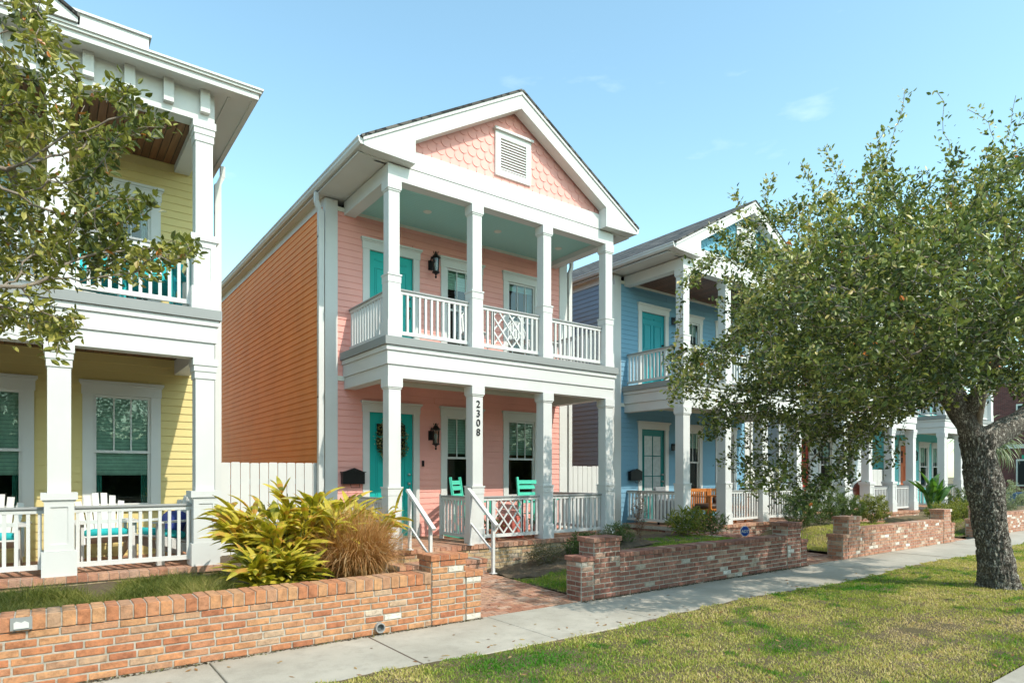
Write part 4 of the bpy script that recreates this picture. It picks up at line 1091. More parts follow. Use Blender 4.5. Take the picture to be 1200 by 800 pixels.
def trunk_mesh(path, rad, seg=110, sub=26, seed=1, amp=.05):
    """one continuous rough trunk through path points"""
    pts = []; rr = []
    for i in range(len(path) - 1):
        p0 = Vector(path[max(i - 1, 0)]); p1 = Vector(path[i]); p2 = Vector(path[i + 1]); p3 = Vector(path[min(i + 2, len(path) - 1)])
        for k in range(sub):
            t = k / sub; pts.append(.5 * ((2 * p1) + (p2 - p0) * t + (2 * p0 - 5 * p1 + 4 * p2 - p3) * t * t + (3 * p1 - p0 - 3 * p2 + p3) * t ** 3)); rr.append(rad[i] * (1 - t) + rad[i + 1] * t)
    pts.append(Vector(path[-1])); rr.append(rad[-1])
    from mathutils import noise as mn
    V = []; F = []
    for i, p in enumerate(pts):
        d = (pts[min(i + 1, len(pts) - 1)] - pts[max(i - 1, 0)]).normalized(); u = d.cross(Vector((0, 1, .01))).normalized(); v = d.cross(u)
        for k in range(seg):
            a = 2 * math.pi * k / seg; e = u * math.cos(a) + v * math.sin(a)
            q = p + e * rr[i]; nn = mn.noise(Vector((q.x * 3 + seed, q.y * 3, q.z * 1.6))) * 1.5 + .5 * mn.noise(Vector((q.x * 14, q.y * 14, q.z * 5 + seed))) + .35 * mn.noise(Vector((q.x * 40, q.y * 40, q.z * 13)))
            fz = abs(mn.noise(Vector((q.x * 17 + seed, q.y * 17, q.z * 4.2)))) ; fz = min(fz, abs(mn.noise(Vector((q.x * 24, q.y * 24 + seed, q.z * 7))))); nn -= 1.3 * max(0, 1 - fz / .12)
            V.append(q + e * nn * amp * min(1, rr[i] / .15))
    for i in range(len(pts) - 1):
        for k in range(seg): F.append((i * seg + k, i * seg + (k + 1) % seg, (i + 1) * seg + (k + 1) % seg, (i + 1) * seg + k))
    return [tuple(v) for v in V], F
def unproj(u, v, d):
    s = (u - CX) / FPX; return Vector((math.cos(TH) + s * math.sin(TH), math.sin(TH) - s * math.cos(TH), (V0 - v) / FPX)) * d + Vector((0, 0, 1.6))
def proj(P):
    P = np.asarray(P); d = P[:, 0] * math.cos(TH) + P[:, 1] * math.sin(TH); s = (P[:, 0] * math.sin(TH) - P[:, 1] * math.cos(TH)) / np.where(np.abs(d) < .05, .05, d)
    return CX + FPX * s, V0 - FPX * (P[:, 2] - 1.6) / np.where(np.abs(d) < .05, .05, d), d
def inpoly(u, v, poly):
    c = np.zeros(len(u), bool); j = len(poly) - 1
    for i in range(len(poly)):
        xi, yi = poly[i]; xj, yj = poly[j]
        k = ((yi > v) != (yj > v)) & (u < (xj - xi) * (v - yi) / (yj - yi + 1e-9) + xi); c ^= k; j = i
    return c

# ---- the street oak on the right
oak = thing('oak_tree', (10.75, 3.1, 0), 'live oak with leaning grey trunk and wide dark green crown, at the right', 'tree', 'street oaks')
tr = [(10.88, 3.10, -.1), (10.84, 3.1, .12), (10.75, 3.12, .6), (10.62, 3.14, 1.05), (10.46, 3.16, 1.5), (10.40, 3.18, 1.85), (10.36, 3.20, 2.15)]
V, F = trunk_mesh(tr, [.36, .245, .20, .198, .225, .20, .21], amp=.028, seed=4); 
limbs = [([(10.36, 3.2, 2.05), (10.15, 3.25, 2.35), (9.88, 3.3, 2.65), (9.5, 3.4, 3.1), (9.15, 3.6, 3.7)], [.17, .15, .13, .10, .07]),
         ([(10.40, 3.15, 2.05), (10.72, 2.95, 2.25), (11.15, 2.75, 2.5), (11.6, 2.55, 3.0), (12.0, 2.4, 3.7)], [.18, .17, .15, .12, .08]),
         ([(10.38, 3.22, 2.1), (10.45, 3.5, 2.6), (10.6, 3.8, 3.2), (10.7, 4.0, 4.0)], [.15, .13, .11, .07]),
         ([(10.15, 3.25, 2.4), (9.7, 2.9, 2.8), (9.3, 2.6, 3.2)], [.10, .08, .05])]
st = [(np.array(tr[-1]), -1)]; 
for pth, rd in limbs:
    v2, f2 = trunk_mesh(pth, rd, seg=18, sub=6, amp=.02); n = len(V); V += v2; F += [tuple(n + k for k in f) for f in f2]
    prev = 0
    for p in pth[1:]:
        q0 = st[prev][0]; m = max(1, int(np.linalg.norm(np.array(p) - q0) / .3))
        for k in range(1, m + 1): st.append((q0 + (np.array(p) - q0) * k / m, prev if k == 1 else len(st) - 1))
        prev = len(st) - 1
npmesh('trunk', V, F, M['bark'], oak, smooth=True)
rg = np.random.default_rng(21)
CR = [((7.0, 3.1, 3.3), (1.5, 1.3, 1.1), .55), ((10.2, 3.6, 4.35), (3.9, 3.2, 1.7), 1.0), ((8.3, 3.9, 3.5), (1.7, 1.9, 1.5), .8), ((11.8, 3.0, 4.6), (2.8, 2.4, 1.7), .8), ((9.6, 4.9, 3.2), (2.4, 1.5, 1.3), .7), ((8.9, 2.9, 3.0), (1.6, 1.1, 1.0), .5)]
A = []
for c, s, wt in CR:
    m = int(3400 * wt); d = rg.normal(0, 1, (m, 3)); d /= np.linalg.norm(d, axis=1)[:, None]; rr = rg.random(m) ** .42
    A.append(np.array(c) + d * rr[:, None] * np.array(s))
A = np.concatenate(A)
# clumpy crown: drop attractors in the gaps of a coarse noise, and keep the outline of the crown
cl = vnoise(A[:, 0] + 20, A[:, 1] * .9 + A[:, 2] * 1.3 + 20, .75, 9); A = A[(cl > .30) & (vnoise(A[:, 0] * 1.1 + 30, A[:, 2] * 1.3 + A[:, 1] * .8 + 30, .38, 19) > .30)]
outline = [(836, 345), (842, 312), (858, 302), (872, 245), (890, 262), (912, 228), (935, 245), (960, 212), (985, 225), (1010, 178), (1035, 205), (1075, 185), (1100, 205), (1130, 172), (1165, 185), (1300, 150), (1500, 150), (1700, 700), (1300, 480), (1200, 472), (1130, 462), (1090, 480), (1040, 500), (1005, 525), (960, 548), (925, 568), (890, 560), (860, 535), (842, 520), (828, 490), (822, 465), (830, 440), (846, 400), (840, 370)]
u_, v_, d_ = proj(A); A = A[inpoly(u_, v_, outline) | (u_ > 1320)]
A = A[(A[:, 0] ** 2 + A[:, 1] ** 2) > 33]
q_ = (2.95 - A[:, 1]) * 1.02; shade = (A[:, 2] > q_ - .3) & (A[:, 2] < q_ + 2.6) & (np.abs(A[:, 0] - 10.65 - .22 * (2.95 - A[:, 1])) < .5) & (A[:, 1] < 2.8); A = A[~(shade & (rg.random(len(A)) < .85))]
P, par = colonize(st, A, step=.14, di=2.2, dk=.18, iters=120, wob=.28)
# long bare shoots above the crown
shoots = [(1060, 105, 1030, 190), (1100, 108, 1118, 190), (1135, 128, 1125, 190), (1190, 112, 1160, 190), (965, 170, 985, 225), (985, 200, 1000, 240), (860, 225, 880, 262), (905, 205, 912, 250), (1040, 150, 1078, 200), (1200, 130, 1180, 180), (1020, 175, 1035, 215), (940, 190, 950, 230), (835, 268, 850, 300), (1240, 110, 1220, 190)]
PL, PR = list(P), list(par)
def shoot(pa, pb, n=9, bow=.12):
    global PL, PR
    pa, pb = np.array(pa), np.array(pb); Q = np.array(PL); k = int(np.linalg.norm(Q - pb, axis=1).argmin()); prev = k; b0 = Q[k]; o = rg.normal(0, bow, 3)
    for i in range(1, n + 1):
        t = i / n; p = b0 * (1 - t) + pa * t + o * math.sin(t * 3.14) + rg.normal(0, .015, 3); PL.append(p); PR.append(prev); prev = len(PL) - 1
for ua, va, ub, vb in shoots:
    dd = U(8.2, 9.6); shoot(unproj(ua, va, dd), unproj(ub, vb, dd))
# drooping outer sprays
for k in range(60):
    dd = U(7.4, 9.8); uu, vv = random.choice([(815, 470), (830, 500), (850, 545), (880, 570), (915, 590), (950, 575), (985, 560), (1010, 545), (1035, 540), (812, 320), (808, 440), (870, 560), (790, 425), (795, 465), (900, 575), (930, 570)])
    uu += U(-14, 14); vv += U(-12, 12); shoot(unproj(uu, vv, dd), unproj(uu + U(10, 40), vv - U(20, 60), dd), 5, .06)
P, par = np.array(PL), np.array(PR)
r = radii(P, par, .0038, 2.3, .2)
V, F = branch_mesh(P, par, r); npmesh('limbs', V, F, M['twig'], oak, smooth=True)
C, D, idx = leaf_tips(P, par, r, .0115, 19, rg, .05)
uu, vv, dd = proj(C)
keep = (rg.random(len(C)) < np.where(vv < 172, .38, .93)); C, D = C[keep], D[keep]
V, F = leaves(C, D, rg.uniform(.034, .084, len(C)), .52, .4, 8)
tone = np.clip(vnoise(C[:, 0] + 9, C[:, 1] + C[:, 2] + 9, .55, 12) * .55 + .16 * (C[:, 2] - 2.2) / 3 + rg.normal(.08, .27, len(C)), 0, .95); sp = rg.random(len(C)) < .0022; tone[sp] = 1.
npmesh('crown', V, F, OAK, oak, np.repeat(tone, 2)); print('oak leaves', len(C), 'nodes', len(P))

# ---- the oak whose branch hangs into the left side
ok2 = thing('oak_tree', (-2.6, 3.3, 0), 'live oak whose leafy branches hang in before the yellow house', 'tree', 'street oaks')
tr = [(-2.6, 3.3, -.1), (-2.6, 3.3, .2), (-2.55, 3.32, 1.0), (-2.45, 3.35, 1.8), (-2.4, 3.4, 2.3)]
V, F = trunk_mesh(tr, [.30, .25, .22, .22, .21], seg=40, sub=10, amp=.028, seed=9)
limbs = [([(-2.4, 3.4, 2.2), (-2.0, 3.6, 2.7), (-1.4, 3.85, 3.0), (-.9, 4.05, 3.2)], [.12, .09, .06, .035]),
         ([(-2.4, 3.4, 2.2), (-2.1, 3.5, 2.5), (-1.5, 3.8, 2.5), (-.9, 4.1, 2.5)], [.10, .07, .05, .03]),
         ([(-2.4, 3.4, 2.2), (-2.2, 3.4, 3.2), (-1.6, 3.6, 4.0), (-.9, 3.9, 4.3)], [.12, .10, .06, .035]),
         ([(-2.4, 3.4, 2.2), (-2.8, 3.0, 3.2), (-3.3, 2.8, 4.2)], [.13, .10, .06])]
st = [(np.array(tr[-1]), -1)]
for pth, rd in limbs:
    v2, f2 = trunk_mesh(pth, rd, seg=14, sub=6, amp=.015); n = len(V); V += v2; F += [tuple(n + k for k in f) for f in f2]; prev = 0
    for p in pth[1:]:
        q0 = st[prev][0]; m = max(1, int(np.linalg.norm(np.array(p) - q0) / .2))
        for k in range(1, m + 1): st.append((q0 + (np.array(p) - q0) * k / m, prev if k == 1 else len(st) - 1))
        prev = len(st) - 1
npmesh('trunk', V, F, M['bark'], ok2, smooth=True)
polyL = [([(-60, -40), (62, -40), (50, 22), (82, 40), (62, 62), (92, 95), (122, 112), (150, 84), (150, 128), (205, 142), (203, 152), (165, 168), (150, 178), (120, 170), (150, 195), (192, 192), (188, 205), (200, 240), (165, 245), (190, 262), (232, 268), (238, 300), (205, 335), (180, 340), (150, 325), (95, 335), (60, 330), (30, 325), (-60, 330)], 1150),
         ([(-60, 330), (60, 335), (75, 350), (60, 372), (95, 372), (90, 400), (62, 425), (50, 400), (20, 390), (-60, 370)], 260), ([(60, 255), (170, 250), (228, 275), (230, 305), (160, 325), (60, 325)], 260), ([(-60, 95), (150, 100), (120, 330), (-60, 330)], 420)]
A = []
for poly, cnt in polyL:
    xs = [p[0] for p in poly]; ys = [p[1] for p in poly]; uu = rg.uniform(min(xs), max(xs), 9000); vv = rg.uniform(min(ys), max(ys), 9000); k = inpoly(uu, vv, poly); uu, vv = uu[k][:cnt], vv[k][:cnt]
    for a, b in zip(uu, vv):
        gap = vnoise(np.array([a + 300.]), np.array([b + 300.]), 34, 17)[0]
        if gap < .26: continue
        if 5 < a < 62 and 42 < b < 88 and random.random() < .8: continue
        if 58 < a < 84 and 165 < b < 265 and random.random() < .65: continue
        A.append(unproj(a, b, U(3.45, 4.3) - .12 * (a / 240)))
m = 1500; d = rg.normal(0, 1, (m, 3)); d /= np.linalg.norm(d, axis=1)[:, None]; O = np.array((-2.7, 3.3, 4.1)) + d * (rg.random(m) ** .4)[:, None] * np.array((2.2, 1.9, 1.6))
uu, vv, dd = proj(O); O = O[((uu < -70) | (dd < .3)) & (np.hypot(O[:, 0], O[:, 1]) > 1.5)]
A = np.concatenate([np.array([tuple(a) for a in A]), O])
P, par = colonize(st, A, step=.075, di=1.8, dk=.085, iters=190, wob=.22, seed=8)
r = radii(P, par, .0021, 2.3, .1)
V, F = branch_mesh(P, par, r, seg=5); npmesh('limbs', V, F, M['twig'], ok2, smooth=True)
C, D, idx = leaf_tips(P, par, r, .0046, 12, rg, .024); uu, vv, dd = proj(C)
far = (uu < -60) | (dd < .5); keep = np.where(far, rg.random(len(C)) < .5, rg.random(len(C)) < .80); C, D, far = C[keep], D[keep], far[keep]
sz = rg.uniform(.034, .064, len(C)) * np.where(far, 1.5, 1.)
V, F = leaves(C, D, sz, .46, .35, 18)
tone = np.clip(vnoise(C[:, 0] * 1 + 9, C[:, 1] + C[:, 2] + 9, .28, 14) * .5 + rg.normal(.22, .17, len(C)), 0, .96); sp = rg.random(len(C)) < .012; tone[sp] = .985
npmesh('crown', V, F, OAK2, ok2, np.repeat(tone, 2)); print('oak2 leaves', len(C), 'nodes', len(P))

# ------------------------------------------------------------------ shrubs and perennials
def blades(name, base, cnt, L, wd, arch, mat, parent, rnd, spread=.2, seg=6, rise=(.5, 1.4), fold=.25, tipw=.0, seed=2, widest=.45, pw=1., chaos=False):
    """long leaves rising from base points and arching over; base = function(i) -> (pos, azimuth)"""
    rg = np.random.default_rng(seed); V = []; F = []; rn = []
    for i in range(cnt):
        p, az = base(i, rg); p = Vector(p); l = L * rg.uniform(.6, 1.1); el = rg.uniform(*rise); a = Vector((math.cos(az), math.sin(az), 0)); side = Vector((-a.y, a.x, 0)); n = len(V); el0 = el; wig = rg.uniform(.75, 1.25) if not chaos else abs(rg.normal(.9, .8)); l *= 1. if not chaos else rg.uniform(.6, 1.05)
        pos = p.copy(); w0 = wd * rg.uniform(.75, 1.15); tw = rg.normal(0, .35)
        for k in range(seg + 1):
            t = k / seg; dirv = a * math.cos(el) + Vector((0, 0, 1)) * math.sin(el)
            sd = (side * math.cos(tw) + dirv.cross(side) * math.sin(tw)); nn = sd.cross(dirv)
            wk = w0 * (math.sin(math.pi * min(1, (t / widest) * .5 if t < widest else .5 + (t - widest) / (1 - widest) * .5)) ** .8) if t < 1 else 0
            wk = max(wk, w0 * (.12 if t < .5 else .02))
            V += [pos - sd * wk / 2 + nn * wk * fold, pos, pos + sd * wk / 2 + nn * wk * fold]
            pos = pos + dirv * (l / seg); el = el0 - arch * wig * ((k + 1) / seg) ** pw
        for k in range(seg):
            b = n + k * 3; F += [(b, b + 1, b + 4, b + 3), (b + 1, b + 2, b + 5, b + 4)]; q = rnd(i, rg, p); rn += [q, min(1, q + .04)]
    return npmesh(name, [tuple(v) for v in V], F, mat, parent, rn)
GING = leafmat('ginger_leaves', [(0, (.07, .09, .012)), (.25, (.17, .18, .02)), (.55, (.40, .33, .03)), (.85, (.58, .46, .06)), (1, (.50, .26, .05))], .4, .3, spec=.4)
def ginger(label, x, y, z, w_, h_, n, seed, gr='shell gingers'):
    t = thing('shell_ginger', (x, y, z), label, 'plant', gr); rg0 = np.random.default_rng(seed); stems = []
    for k in range(n):
        a = rg0.uniform(0, 6.28); rr = rg0.random() ** .6; lean = rr * .75
        b = Vector((x + math.cos(a) * rr * w_ * .35, y + math.sin(a) * rr * w_ * .25, z)); hh = h_ * rg0.uniform(.55, 1.0) * (1 - .25 * rr)
        tip = b + Vector((math.cos(a) * lean * hh * .9, math.sin(a) * lean * hh * .6, hh)); stems.append((b, tip, a))
    mb = MB()
    for b, tp, a in stems: mb.tube([b, b.lerp(tp, .5) + Vector((0, 0, .03)), tp], [.009, .007, .004], 5)
    mb.build('stem', plain('ginger_stem', (.10, .13, .03), .6), t)
    def base(i, rg):
        b, tp, a = stems[i % len(stems)]; f = rg.uniform(.12, 1.0); p = b.lerp(tp, f) + Vector((0, 0, .03 * math.sin(3.14 * f)))
        return p, a + rg.normal(0, 1.0) + (3.14 if i % 5 == 0 else 0)
    blades('leaf_mass', base, n * 15, .40, .080, 1.15, GING, t, lambda i, rg, p: float(np.clip(rg.normal(.68, .2) - .2 * (p.z < z + .2), 0, 1)), rise=(.35, 1.45), seed=seed + 1)
    return t
ginger('big clump of yellow-green shell ginger beside the right post of the yellow house', 2.36, 7.4, .34, .95, 1.12, 60, 31)
ginger('yellow-green shell ginger in front of the white fence, behind the dry fountain grass', 3.22, 8.2, .34, 1.0, 1.02, 46, 37)
ginger('low spill of shell ginger leaves near the corner of the yellow porch', 1.95, 6.75, .38, .6, .38, 14, 41)
FG = leafmat('dry_grass_blades', [(0, (.26, .11, .035)), (.4, (.46, .22, .08)), (.75, (.58, .33, .14)), (1, (.66, .48, .27))], .7, .2, spec=.2)
fg = thing('fountain_grass', (3.0, 7.1, .34), 'dry orange-brown fountain grass clump between ginger and front steps', 'plant')
def fgb(i, rg):
    a = rg.uniform(0, 6.28); q = rg.random() ** .6 * .24; return (3.0 + math.cos(a) * q, 7.1 + math.sin(a) * q, .32), a + rg.normal(0, .9)
blades('blade_mass', fgb, 5200, .98, .0075, 1.5, FG, fg, lambda i, rg, p: float(np.clip(rg.normal(.5, .25), 0, 1)), rise=(1.1, 1.75), seg=8, pw=1.7, seed=5, chaos=True, widest=.3, fold=.1)
# feathery ground cover in the bed of the yellow house
GC = leafmat('feathery_groundcover', [(0, (.04, .07, .015)), (.4, (.12, .14, .03)), (.7, (.24, .23, .06)), (1, (.44, .34, .15))], .6, .3, spec=.2)
n = 30000; x = RNG.uniform(-1.6, 1.75, n); y = RNG.uniform(6.17, 8.55, n); k = vnoise(x + 5, y, .5, 31) > .28 - .1 * (x < .8); x, y = x[k], y[k]
hh = (.07 + .17 * vnoise(x + 5, y, .45, 33)) * np.clip((8.75 - y) / .8, .45, 1) * np.clip((y - 6.0) / .5, .4, 1)
tag(grass('ground_cover', x, y, np.full(len(x), .335), hh * RNG.uniform(.6, 1.15, len(x)), .007, 1.0, np.clip(vnoise(x + 5, y, .25, 35) * .6 + RNG.normal(.2, .15, len(x)), 0, 1), GC), 'feathery green ground cover in the bed between orange brick wall and yellow porch', 'ground cover', kind='stuff')
def shrub(name, label, x, y, z, w_, d_, h_, n, stops, lsz, seed, cat='shrub', group=None, wd=.3, sparse=.0):
    t = thing(name, (x, y, z), label, cat, group); rg = np.random.default_rng(seed); d = rg.normal(0, 1, (260, 3)); d /= np.linalg.norm(d, axis=1)[:, None]
    A = np.array((x, y, z + h_ * .52)) + d * (rg.random(260) ** .45)[:, None] * np.array((w_ / 2, d_ / 2, h_ / 2)); A = A[A[:, 2] > z + .03]
    P, par = colonize([(np.array((x, y, z)), -1), (np.array((x, y, z + .05)), 0)], A, step=h_ * .07, di=h_ * 3, dk=h_ * .09, iters=60, wob=.3, seed=seed)
    r = radii(P, par, .0016, 2.2, .03); V, F = branch_mesh(P, par, r, seg=4); npmesh('stems', V, F, M['twig'], t)
    C, D, idx = leaf_tips(P, par, r, .006, max(1, int(n / len(P))), rg, .02)
    V, F = leaves(C, D, rg.uniform(.6, 1.2, len(C)) * lsz, wd, .3, seed)
    tone = np.clip(rg.normal(.5, .2, len(C)) + .25 * (C[:, 2] - z) / h_ - .1, 0, 1); npmesh('foliage', V, F, leafmat(name + '_leaf', stops, .5, .25, spec=.35), t, np.repeat(tone, 2)); return t
GR = [(0, (.03, .05, .015)), (.4, (.07, .11, .03)), (.75, (.13, .18, .05)), (1, (.24, .26, .10))]
YG = [(0, (.05, .08, .015)), (.4, (.14, .17, .03)), (.75, (.28, .27, .05)), (1, (.42, .36, .08))]
OLV = [(0, (.05, .045, .02)), (.4, (.11, .10, .045)), (.75, (.18, .16, .08)), (1, (.26, .20, .13))]
# in front of the pink porch
shrub('low_shrub', 'brownish twiggy shrub against the base of the pink porch, left of the green one', 6.9, 8.35, .04, .9, .5, .42, 2200, OLV, .035, 51)
shrub('low_shrub', 'dark green low shrub at the base of the pink porch', 7.75, 8.25, .10, .9, .6, .50, 3000, GR, .05, 52)
shrub('low_shrub', 'dark green shrub tucked behind the first dark red brick pier', 8.5, 8.2, .2, .8, .6, .55, 2400, GR, .045, 53)
shrub('dry_shrub', 'tall dry reddish-brown twiggy plant beside the corner of the pink porch', 9.45, 8.5, .3, .35, .3, 1.1, 900, [(0, (.10, .045, .03)), (1, (.30, .15, .10))], .04, 54)
# in front of the blue porch
shrub('cordyline', 'yellow-green spiky plants at the base of the blue porch', 10.55, 8.2, .33, 1.1, .7, .62, 900, YG, .16, 55, 'plant', wd=.16)
shrub('cordyline', 'darker spiky plant right of the yellow-green ones at the blue porch', 11.2, 8.1, .33, .8, .6, .5, 700, GR, .14, 56, 'plant', wd=.16)
for i, (a, b, ww, hh, stp, lb) in enumerate([(14.4, 7.9, 1.3, 1.05, GR, 'leafy green shrub nearest the steps of the blue porch'), (15.4, 8.0, 1.4, 1.25, GR, 'tall green shrub in the middle of the blue porch railing'), (16.4, 7.9, 1.1, .95, GR, 'round green shrub at the right end of the blue porch'), (17.2, 7.6, 1.0, .85, YG, 'yellow-green shrub left of the pier of the pale red wall')]):
    shrub('leafy_shrub', lb, a, b, .3, ww, 1.0, hh, 5200, stp, .055, 60 + i, 'shrub', 'shrubs behind the dark red wall')
# bird of paradise and its neighbours
bp = thing('bird_of_paradise', (20.6, 7.4, .3), 'bird of paradise plant with big upright green leaves by the pale grey house', 'plant')
blades('leaf_mass', lambda i, rg: ((20.6 + rg.normal(0, .18), 7.4 + rg.normal(0, .15), .55 + rg.uniform(0, .5)), rg.uniform(0, 6.28)), 24, .95, .17, .8, leafmat('paradise_leaf', [(0, (.03, .09, .02)), (1, (.12, .22, .05))], .35, .35), bp, lambda i, rg, p: rg.random(), rise=(.8, 1.5), seed=71)
mb = MB()
for k in range(9): mb.tube([(20.6 + U(-.15, .15), 7.4 + U(-.1, .1), .25), (20.6 + U(-.2, .2), 7.4 + U(-.15, .15), 1.0)], .015, 5)
mb.build('stem', plain('paradise_stem', (.10, .20, .05), .5), bp)
for i, (a, b, ww, hh, stp, lb) in enumerate([(19.9, 6.9, 1.3, .55, YG, 'low yellow-green shrub left of the bird of paradise'), (21.6, 7.0, 1.4, .6, YG, 'low yellow-green shrub right of the bird of paradise'), (22.7, 7.4, 1.3, .95, GR, 'rounded green shrub behind the pier of the pale red wall'), (15.0, 6.9, .1, .1, GR, '')]):
    if lb: shrub('leafy_shrub', lb, a, b, .3, ww, 1.0, hh, 3600, stp, .06, 80 + i, 'shrub', 'shrubs behind the pale red walls')
shrub('silver_shrub', 'pale silvery round bush right of the oak trunk', 24.9, 6.9, .3, 1.6, 1.3, 1.15, 5200, [(0, (.12, .14, .09)), (.5, (.28, .31, .21)), (1, (.46, .48, .36))], .06, 90)
# palm behind the turquoise porch and trees past the end of the row
pm = thing('palm', (32.2, 9.6, 0), 'fan palm with grey-green fronds past the turquoise house', 'tree')
mb = MB(); mb.tube([(32.2, 9.6, -.1), (32.2, 9.6, 1.6), (32.25, 9.6, 2.9)], [.17, .14, .15], 10); mb.build('trunk', M['bark'], pm)
blades('crown', lambda i, rg: ((32.25 + rg.normal(0, .08), 9.6 + rg.normal(0, .08), 2.8 + rg.uniform(0, .3)), rg.uniform(0, 6.28)), 260, 1.7, .07, 1.9, leafmat('palm_leaf', [(0, (.10, .13, .06)), (1, (.30, .33, .18))], .5, .2), pm, lambda i, rg, p: rg.random(), rise=(-.4, 1.5), seed=93)
def bgtree(label, x, y, h_, w_, seed, n=9000, z=-.1):
    t = thing('background_tree', (x, y, z), label, 'tree', 'trees beyond the cross street'); rg = np.random.default_rng(seed); d = rg.normal(0, 1, (700, 3)); d /= np.linalg.norm(d, axis=1)[:, None]
    A = np.array((x, y, z + h_ * .62)) + d * (rg.random(700) ** .4)[:, None] * np.array((w_ / 2, w_ / 2, h_ * .38)); s = [(np.array((x, y, z + k * h_ * .05)), k - 1) for k in range(6)]
    P, par = colonize(s, A, step=h_ * .045, di=h_ * 2, dk=h_ * .055, iters=70, wob=.25, seed=seed); r = radii(P, par, .012, 2.2, .25); r[:6] = .2
    V, F = branch_mesh(P, par, r, seg=6); npmesh('trunk', V, F, M['twig'], t); C, D, idx = leaf_tips(P, par, r, .05, max(1, n // len(P)), rg, h_ * .035)
    V, F = leaves(C, D, rg.uniform(.1, .2, len(C)), .6, .3, seed); npmesh('crown', V, F, leafmat('background_leaf', GR, .5, .2), t, np.repeat(np.clip(rg.normal(.4, .2, len(C)), 0, 1), 2)); return t
bgtree('green tree in front of the maroon brick building, at the right edge', 41.5, 7.2, 3.6, 3.2, 101)
bgtree('leafy tree at the left end of the maroon brick building', 44, 18.5, 6.5, 5.5, 102)
bgtree('leafy tree behind the turquoise house and the palm', 36, 22, 7, 6, 103)
# ------------------------------------------------------------------ porch furniture
def put(t, x, y, z, rz=0.): t.location = (x, y, z); t.rotation_euler = (0, 0, R(rz)); return t
def adirondack(label, m, group):
    t = thing('adirondack_chair', (0, 0, 0), label, 'chair', group); mt = M[m]
    b = MB()
    for i in range(6): f = i / 5; b.cbox((0, -.24 + .42 * f, .36 - .10 * f), (.50, .075, .02), rx=-.22)
    b.build('seat', mt, t)
    b = MB()
    for i in range(6):
        k = (i - 2.5); x = k * .088; h = .66 - .018 * k * k; b.bar((x * .82, .20, .24), (x * 1.12, .20 + .26 * h / .66, .24 + h), .074, .018, up=(0, 1, 0))
    b.bar((-.27, .30, .52), (.27, .30, .52), .02, .05); b.build('backrest', mt, t)
    for s in (-1, 1):
        b = MB(); b.box(s * .30 - .06, s * .30 + .06, -.34, .34, .53, .553); b.build('armrest', mt, t)
        b = MB(); b.box(s * .275 - .016, s * .275 + .016, -.30, -.20, 0, .53); b.build('leg', mt, t)
        b = MB(); b.bar((s * .255, -.28, .33), (s * .255, .46, .06), .022, .11); b.build('leg', mt, t)
        b = MB(); b.box(s * .275 - .016, s * .275 + .016, .26, .33, .12, .53); b.build('arm_post', mt, t)
    return t
def cushion(name, label, m, size, cat='cushion', group=None):
    t = thing(name, (0, 0, 0), label, cat, group); b = MB(); a, c, h = size; prof = [(.90, 0), (1, .25), (1, .75), (.90, 1)]; n = len(b.v); ring = 16
    for sc, z in prof:
        for k in range(ring):
            an = 2 * math.pi * (k + .5) / ring; r = (abs(math.cos(an)) ** 5 + abs(math.sin(an)) ** 5) ** (-1 / 5); b.v.append((a / 2 * r * math.cos(an) * sc, c / 2 * r * math.sin(an) * sc, z * h))
    for j in range(3):
        for k in range(ring): b.f.append((n + j * ring + k, n + j * ring + (k + 1) % ring, n + (j + 1) * ring + (k + 1) % ring, n + (j + 1) * ring + k)); b.r.append(0)
    b.f.append(tuple(n + k for k in range(ring - 1, -1, -1))); b.f.append(tuple(n + 3 * ring + k for k in range(ring))); b.r += [0, 0]
    b.build('cover', M[m], t, smooth=True, bevel=.0); return t
g = 'white adirondack chairs on the lower yellow porch'
c1 = put(adirondack('white adirondack chair under the right-hand window of the yellow porch', 'white', g), .66, 9.75, ZF, 4)
c2 = copy_tree(c1); c2['label'] = 'white adirondack chair at the left edge, on the yellow porch'; put(c2, -.48, 9.75, ZF, -3)
c3 = copy_tree(c1); c3['label'] = 'white adirondack chair turned sideways beside the right end of the yellow porch railing'; put(c3, 1.30, 9.45, ZF, -62)
cu1 = put(cushion('seat_cushion', 'teal cushion on the chair under the right-hand window', 'tealcloth', (.50, .46, .09), group='teal cushions on the white chairs'), .66, 9.72, ZF + .335, 4); cu1.rotation_euler.x = -.20
for lb, x, y, rz in (('teal cushion on the chair at the left edge', -.48, 9.72, -3), ('teal cushion on the sideways white chair', 1.27, 9.44, -62)):
    q = copy_tree(cu1); q['label'] = lb; put(q, x, y, ZF + .335, rz); q.rotation_euler.x = -.20
pl = put(cushion('pillow', 'navy patterned throw pillow on the sideways white chair', 'blueprint', (.40, .36, .12), 'pillow'), 1.45, 9.53, ZF + .46, -62); pl.rotation_euler.x = 1.1
g = 'teal chairs on the yellow balcony'
c4 = put(adirondack('teal chair on the yellow balcony beside its right post', 'tealcloth', g), 1.15, 9.35, Z2, -20)
c5 = copy_tree(c4); c5['label'] = 'teal chair on the yellow balcony beneath the hanging oak leaves'; put(c5, .50, 9.45, Z2, 12)
